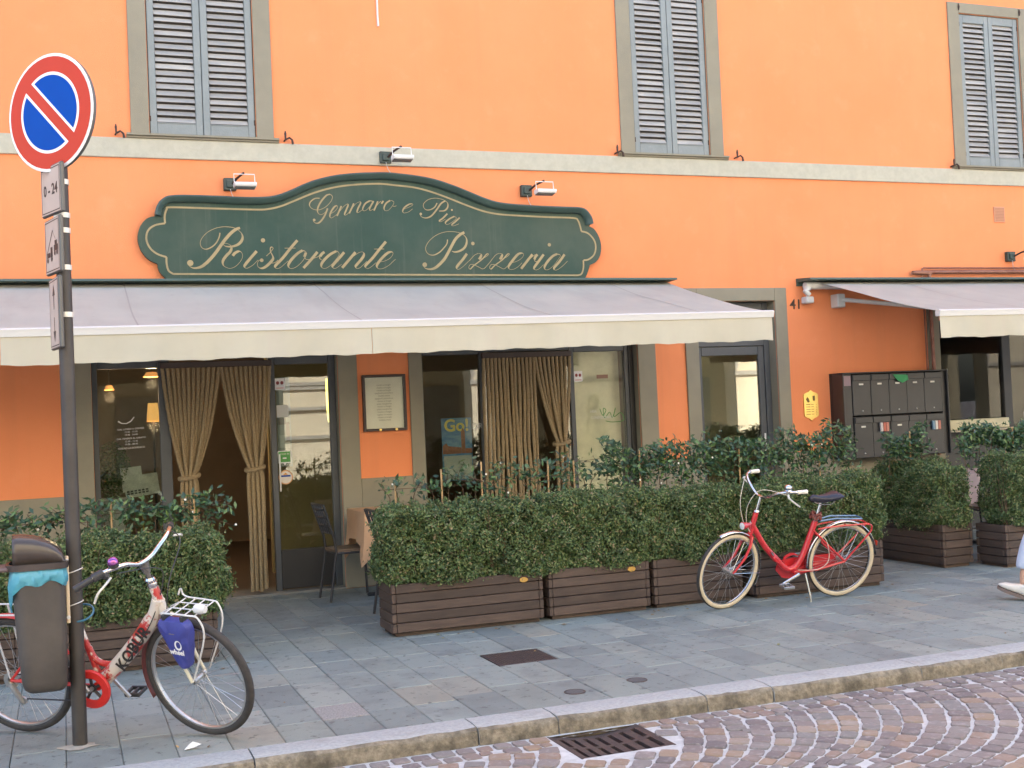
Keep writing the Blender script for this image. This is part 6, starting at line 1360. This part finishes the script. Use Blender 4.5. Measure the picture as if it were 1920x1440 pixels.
B.part('headlamp', MB().lathe([(0,-.055),(.014,-.05),(.024,.0),(.031,.03),(.028,.034)],16,(.925,.03,.672),'x').tube([(.865,.01,.64),(.90,.028,.665)],.006,6), m_bred, True); B.part('lamp_lens', MB().lathe([(0,.038),(.02,.037),(.0275,.0345)],16,(.925,.03,.672),'x'), m_wmetal, True)
B.part('badge', MB().lathe([(0,.022),(.014,.0215),(.016,.018)],12,(.822,0,.665),'x'), m_clamp)
B.part('seat_post', MB().tube([(.262,0,.64),(.222,0,.79)],.0125,10), m_chrome); saddle(B,.19,.835,M('saddle_navy',(.020,.019,.032),.4),.27)
B.part('chain_lock', MB().tube([(.258+.04*math.cos(q),.045*math.sin(q),.675+.014*math.sin(q*5)) for q in [2*math.pi*k/30 for k in range(30)]],.010,6,closed=True).tube([(.258+.036*math.cos(q),.042*math.sin(q),.70+.01*math.cos(q*4)) for q in [2*math.pi*k/30 for k in range(30)]],.009,6,closed=True), m_brown)
rk = MB()
for s in (-1,1): rk.tube(catmull([(.25,.035*s,.585),(.15,.055*s,.60),(-.12,.06*s,.605),(-.215,.055*s,.595),(-.235,.05*s,.56),(-.20,.055*s,.51),(0,.065*s,.315)],5),.007,7)
rk.tube([(-.215,-.055,.595),(-.215,.055,.595)],.006,6).tube([(.0,-.058,.603),(.0,.058,.603)],.005,6)
B.part('rear_rack', rk, m_bred); B.part('rack_spring', MB().tube([(.245,.02,.645),(.10,.04,.662),(-.14,.045,.645)],.008,6).tube([(.245,-.02,.645),(.10,-.04,.662),(-.14,-.045,.645)],.008,6).tube([(-.14,.045,.645),(-.16,0,.643),(-.14,-.045,.645)],.006,6), bpy.data.materials.get('clip_blue') or M('clip_blue',(.10,.17,.30),.3,.6))
B.part('tail_reflector', MB().box(-.325,-.318,-.02,.02,.40,.44,.003), m_red)

# ================================================================== PERSON WALKING IN FROM THE RIGHT (one shoe and hem in view)
m_skin = M('skin', (.52,.30,.20), .55); m_jean = M('pale_denim', (.50,.56,.66), .8, col2=(.43,.49,.60), scale=20, bump=.2, bscale=150)
m_shirt = M('shirt_cloth', (.30,.32,.36), .85); m_hair = M('hair_brown', (.05,.03,.02), .6); m_shoe = M('shoe_canvas', (.66,.63,.56), .7, col2=(.6,.57,.5), scale=25); m_sole = M('shoe_sole', (.16,.12,.10), .7)
per = thing('person', 'person walking left with one white laced shoe and pale rolled trousers in view', 'person', (7.05,-4.12,0))
def skin_fig(name, verts, edges, mat, root=0, sub=2):
    me = bpy.data.meshes.new(name); o0 = wloc(per); me.from_pydata([(p[0]-o0.x,p[1]-o0.y,p[2]-o0.z) for p,_ in verts], edges, []); o = link(name, me, per)
    sk = o.modifiers.new('skin','SKIN'); sk.use_smooth_shade = True
    for i,(p,r) in enumerate(verts): me.skin_vertices[0].data[i].radius = r if isinstance(r,tuple) else (r,r)
    me.skin_vertices[0].data[root].use_root = True
    s_ = o.modifiers.new('sub','SUBSURF'); s_.levels = sub; s_.render_levels = sub; me.materials.append(mat); return o
hip = (7.12,-4.12,.93)
FL = [(6.80,-4.075,.105),(6.81,-4.075,.20),(6.90,-4.11,.48),(7.06,-4.195,.80)]      # front leg, heel striking
BL = [(7.50,-4.04,.16),(7.44,-4.04,.26),(7.22,-4.05,.50),(7.13,-4.05,.80)]
body = [(hip,(.075,.10)),((7.13,-4.12,1.10),(.080,.105)),((7.12,-4.12,1.28),(.090,.13)),((7.115,-4.12,1.41),(.070,.10)),((7.105,-4.12,1.51),(.05,.052)),((7.095,-4.12,1.575),(.062,.060)),((7.085,-4.12,1.655),(.092,.076)),((7.095,-4.12,1.735),(.066,.058)),
 ((7.115,-4.30,1.40),.055),((7.18,-4.36,1.16),.042),((7.22,-4.37,.94),.031),((7.215,-4.37,.87),(.020,.036)),((7.115,-3.94,1.40),.055),((7.20,-3.88,1.16),.042),((7.26,-3.88,.95),.031),((7.26,-3.88,.88),(.020,.036)),
 (FL[3],.055),(FL[2],.046),(FL[1],.038),(FL[0],.033),(BL[3],.055),(BL[2],.046),(BL[1],.038),(BL[0],.033),
 ((7.015,-4.12,1.60),.034),((6.99,-4.12,1.648),.015),((7.10,-4.205,1.655),.016),((7.10,-4.035,1.655),.016)]
E_ = [(0,1),(1,2),(2,3),(3,4),(4,5),(5,6),(6,7),(3,8),(8,9),(9,10),(10,11),(3,12),(12,13),(13,14),(14,15),(0,16),(16,17),(17,18),(18,19),(0,20),(20,21),(21,22),(22,23),(5,24),(6,25),(6,26),(6,27)]
for hv, (hx, hy, hz) in ((11,(7.215,-4.37,.87)),(15,(7.26,-3.88,.88))):      # five fingers on each hand, slightly curled
    for i, (dx, L_) in enumerate(((-.030,.062),(-.011,.074),(.009,.070),(.027,.056))):
        n0 = len(body); body += [((hx+dx,hy,hz-.045),.0095),((hx+dx-.006,hy,hz-.045-L_*.55),.0085),((hx+dx-.020,hy,hz-.045-L_),.0075)]; E_ += [(hv,n0),(n0,n0+1),(n0+1,n0+2)]
    n0 = len(body); body += [((hx-.048,hy,hz-.005),.011),((hx-.066,hy,hz-.042),.009)]; E_ += [(hv,n0),(n0,n0+1)]
skin_fig('body', body, E_, m_skin)
m_eye = M('eye_white',(.7,.7,.68),.3); m_iris = M('eye_dark',(.03,.02,.015),.2); m_lip = M('lips',(.42,.16,.13),.5)
for s in (-1,1):
    e = MB().lathe([(0,.011),(.0078,.0078),(.011,0),(.0078,-.0078),(0,-.011)],12,(7.023,-4.12+s*.030,1.668)).obj('eye', m_eye, per, True); MB().lathe([(0,-.004),(.0055,-.003),(.006,.001)],10,(7.0125,-4.12+s*.030,1.668),'x').obj('iris', m_iris, e, True)
    MB().tube([(7.008,-4.12+s*.016,1.688),(7.006,-4.12+s*.032,1.691),(7.018,-4.12+s*.048,1.686)],.0045,6).obj('eyebrow', m_hair, per, True)
MB().tube([(6.996,-4.145,1.613),(6.984,-4.12,1.616),(6.996,-4.095,1.613)],[.004,.008,.004],8).obj('mouth', m_lip, per, True)
def remeshed(name, mb, mat, vox=.012, it=6):
    o = mb.obj(name, mat, per, True); q = o.modifiers.new('rm','REMESH'); q.mode = 'VOXEL'; q.voxel_size = vox; q.use_smooth_shade = True
    q = o.modifiers.new('sm','SMOOTH'); q.iterations = it; q.factor = .5; return o
tb = MB()
hipv = []
for (z, rx, ry, ox) in ((1.03,.112,.150,.005),(.97,.122,.165,.002),(.90,.128,.178,0),(.82,.122,.172,-.005),(.77,.09,.13,-.008)): hipv += [(7.12+ox+rx*math.cos(q*math.pi/10), -4.12+ry*math.sin(q*math.pi/10), z) for q in range(20)]
tb.add(hipv, [(j*20+k,j*20+(k+1)%20,(j+1)*20+(k+1)%20,(j+1)*20+k) for j in range(4) for k in range(20)]+[tuple(range(19,-1,-1)),tuple(range(80,100))])
tb.tube(catmull([(7.10,-4.19,.88),(7.06,-4.185,.78),(6.98,-4.15,.62),(6.885,-4.10,.45),(6.835,-4.08,.30),(6.825,-4.077,.235)],4),[.088,.09,.09,.09,.089,.088,.086,.084,.082,.080,.078,.077,.076,.075,.074,.073,.073,.073,.073,.073,.074],16)
tb.tube(catmull([(7.12,-4.05,.88),(7.14,-4.05,.76),(7.20,-4.05,.58),(7.27,-4.045,.46),(7.40,-4.04,.31),(7.43,-4.04,.275)],4),[.088,.09,.09,.09,.089,.088,.086,.084,.082,.080,.078,.077,.076,.075,.074,.073,.073,.073,.073,.073,.074],16)
remeshed('trousers', tb, m_jean)
sh = [((7.125,-4.12,.93),(.152,.195)),((7.13,-4.12,1.08),(.128,.165)),((7.12,-4.12,1.28),(.132,.18)),((7.115,-4.12,1.445),(.105,.16)),((7.115,-4.30,1.425),.082),((7.17,-4.355,1.22),.062),((7.115,-3.94,1.425),.082),((7.17,-3.885,1.22),.062)]
skin_fig('shirt', sh, [(0,1),(1,2),(2,3),(3,4),(4,5),(3,6),(6,7)], m_shirt, 1)
skin_fig('hair', [((7.125,-4.12,1.70),(.088,.086)),((7.105,-4.12,1.762),(.088,.074)),((7.155,-4.12,1.62),(.052,.066)),((7.05,-4.12,1.745),(.04,.06))], [(0,1),(0,2),(1,3)], m_hair)
for (ox, oy, oz, tilt, yaw_) in ((6.805,-4.09,.008,rad(20),rad(-58)),(7.51,-4.04,.10,rad(-38),rad(-20))):
    T = Matrix.Translation((ox,oy,oz)) @ Matrix.Rotation(yaw_,4,'Z') @ Matrix.Rotation(tilt,4,'Y')          # local: toe towards -x, heel at +x
    secs = [(.055,.025,.07,.0),(.05,.034,.098,.0),(.01,.038,.112,.0),(-.04,.040,.106,.0),(-.09,.046,.086,.0),(-.14,.051,.068,.0),(-.185,.047,.056,.002),(-.215,.028,.034,.006),(-.225,.012,.022,.010)]
    v = []; n = 14
    for (x, wd, h, z0) in secs:
        for k in range(n):
            a = 2*math.pi*k/n; c, s = math.cos(a), math.sin(a); v.append((x, wd*math.copysign(abs(c)**.7,c), z0+.018+(h-.018)*(.5+.5*math.copysign(abs(s)**.7,s))))
    f = [(j*n+k,j*n+(k+1)%n,(j+1)*n+(k+1)%n,(j+1)*n+k) for j in range(len(secs)-1) for k in range(n)] + [tuple(range(n)), tuple((len(secs)-1)*n+k for k in range(n-1,-1,-1))]
    s1 = MB().add(v,f).xf(T).obj('shoe', m_shoe, per, True)
    out2 = [(x,-wd*1.05) for (x,wd,h,z0) in secs] + [(x,wd*1.05) for (x,wd,h,z0) in reversed(secs)]
    MB().prism(out2,'z',-.004,.0195).xf(T).obj('sole', m_sole, s1)
    lc = MB()
    for i in range(5): lc.tube(catmull([(-.035-.018*i,-.026,.100-.011*i),(-.042-.018*i,0,.114-.012*i),(-.035-.018*i,.026,.100-.011*i)],3),.0035,5)
    lc.tube(catmull([(-.02,-.01,.105),(.0,-.045,.11),(-.05,-.05,.085)],4),.003,5)
    lc.xf(T).obj('laces', m_swhite, s1)
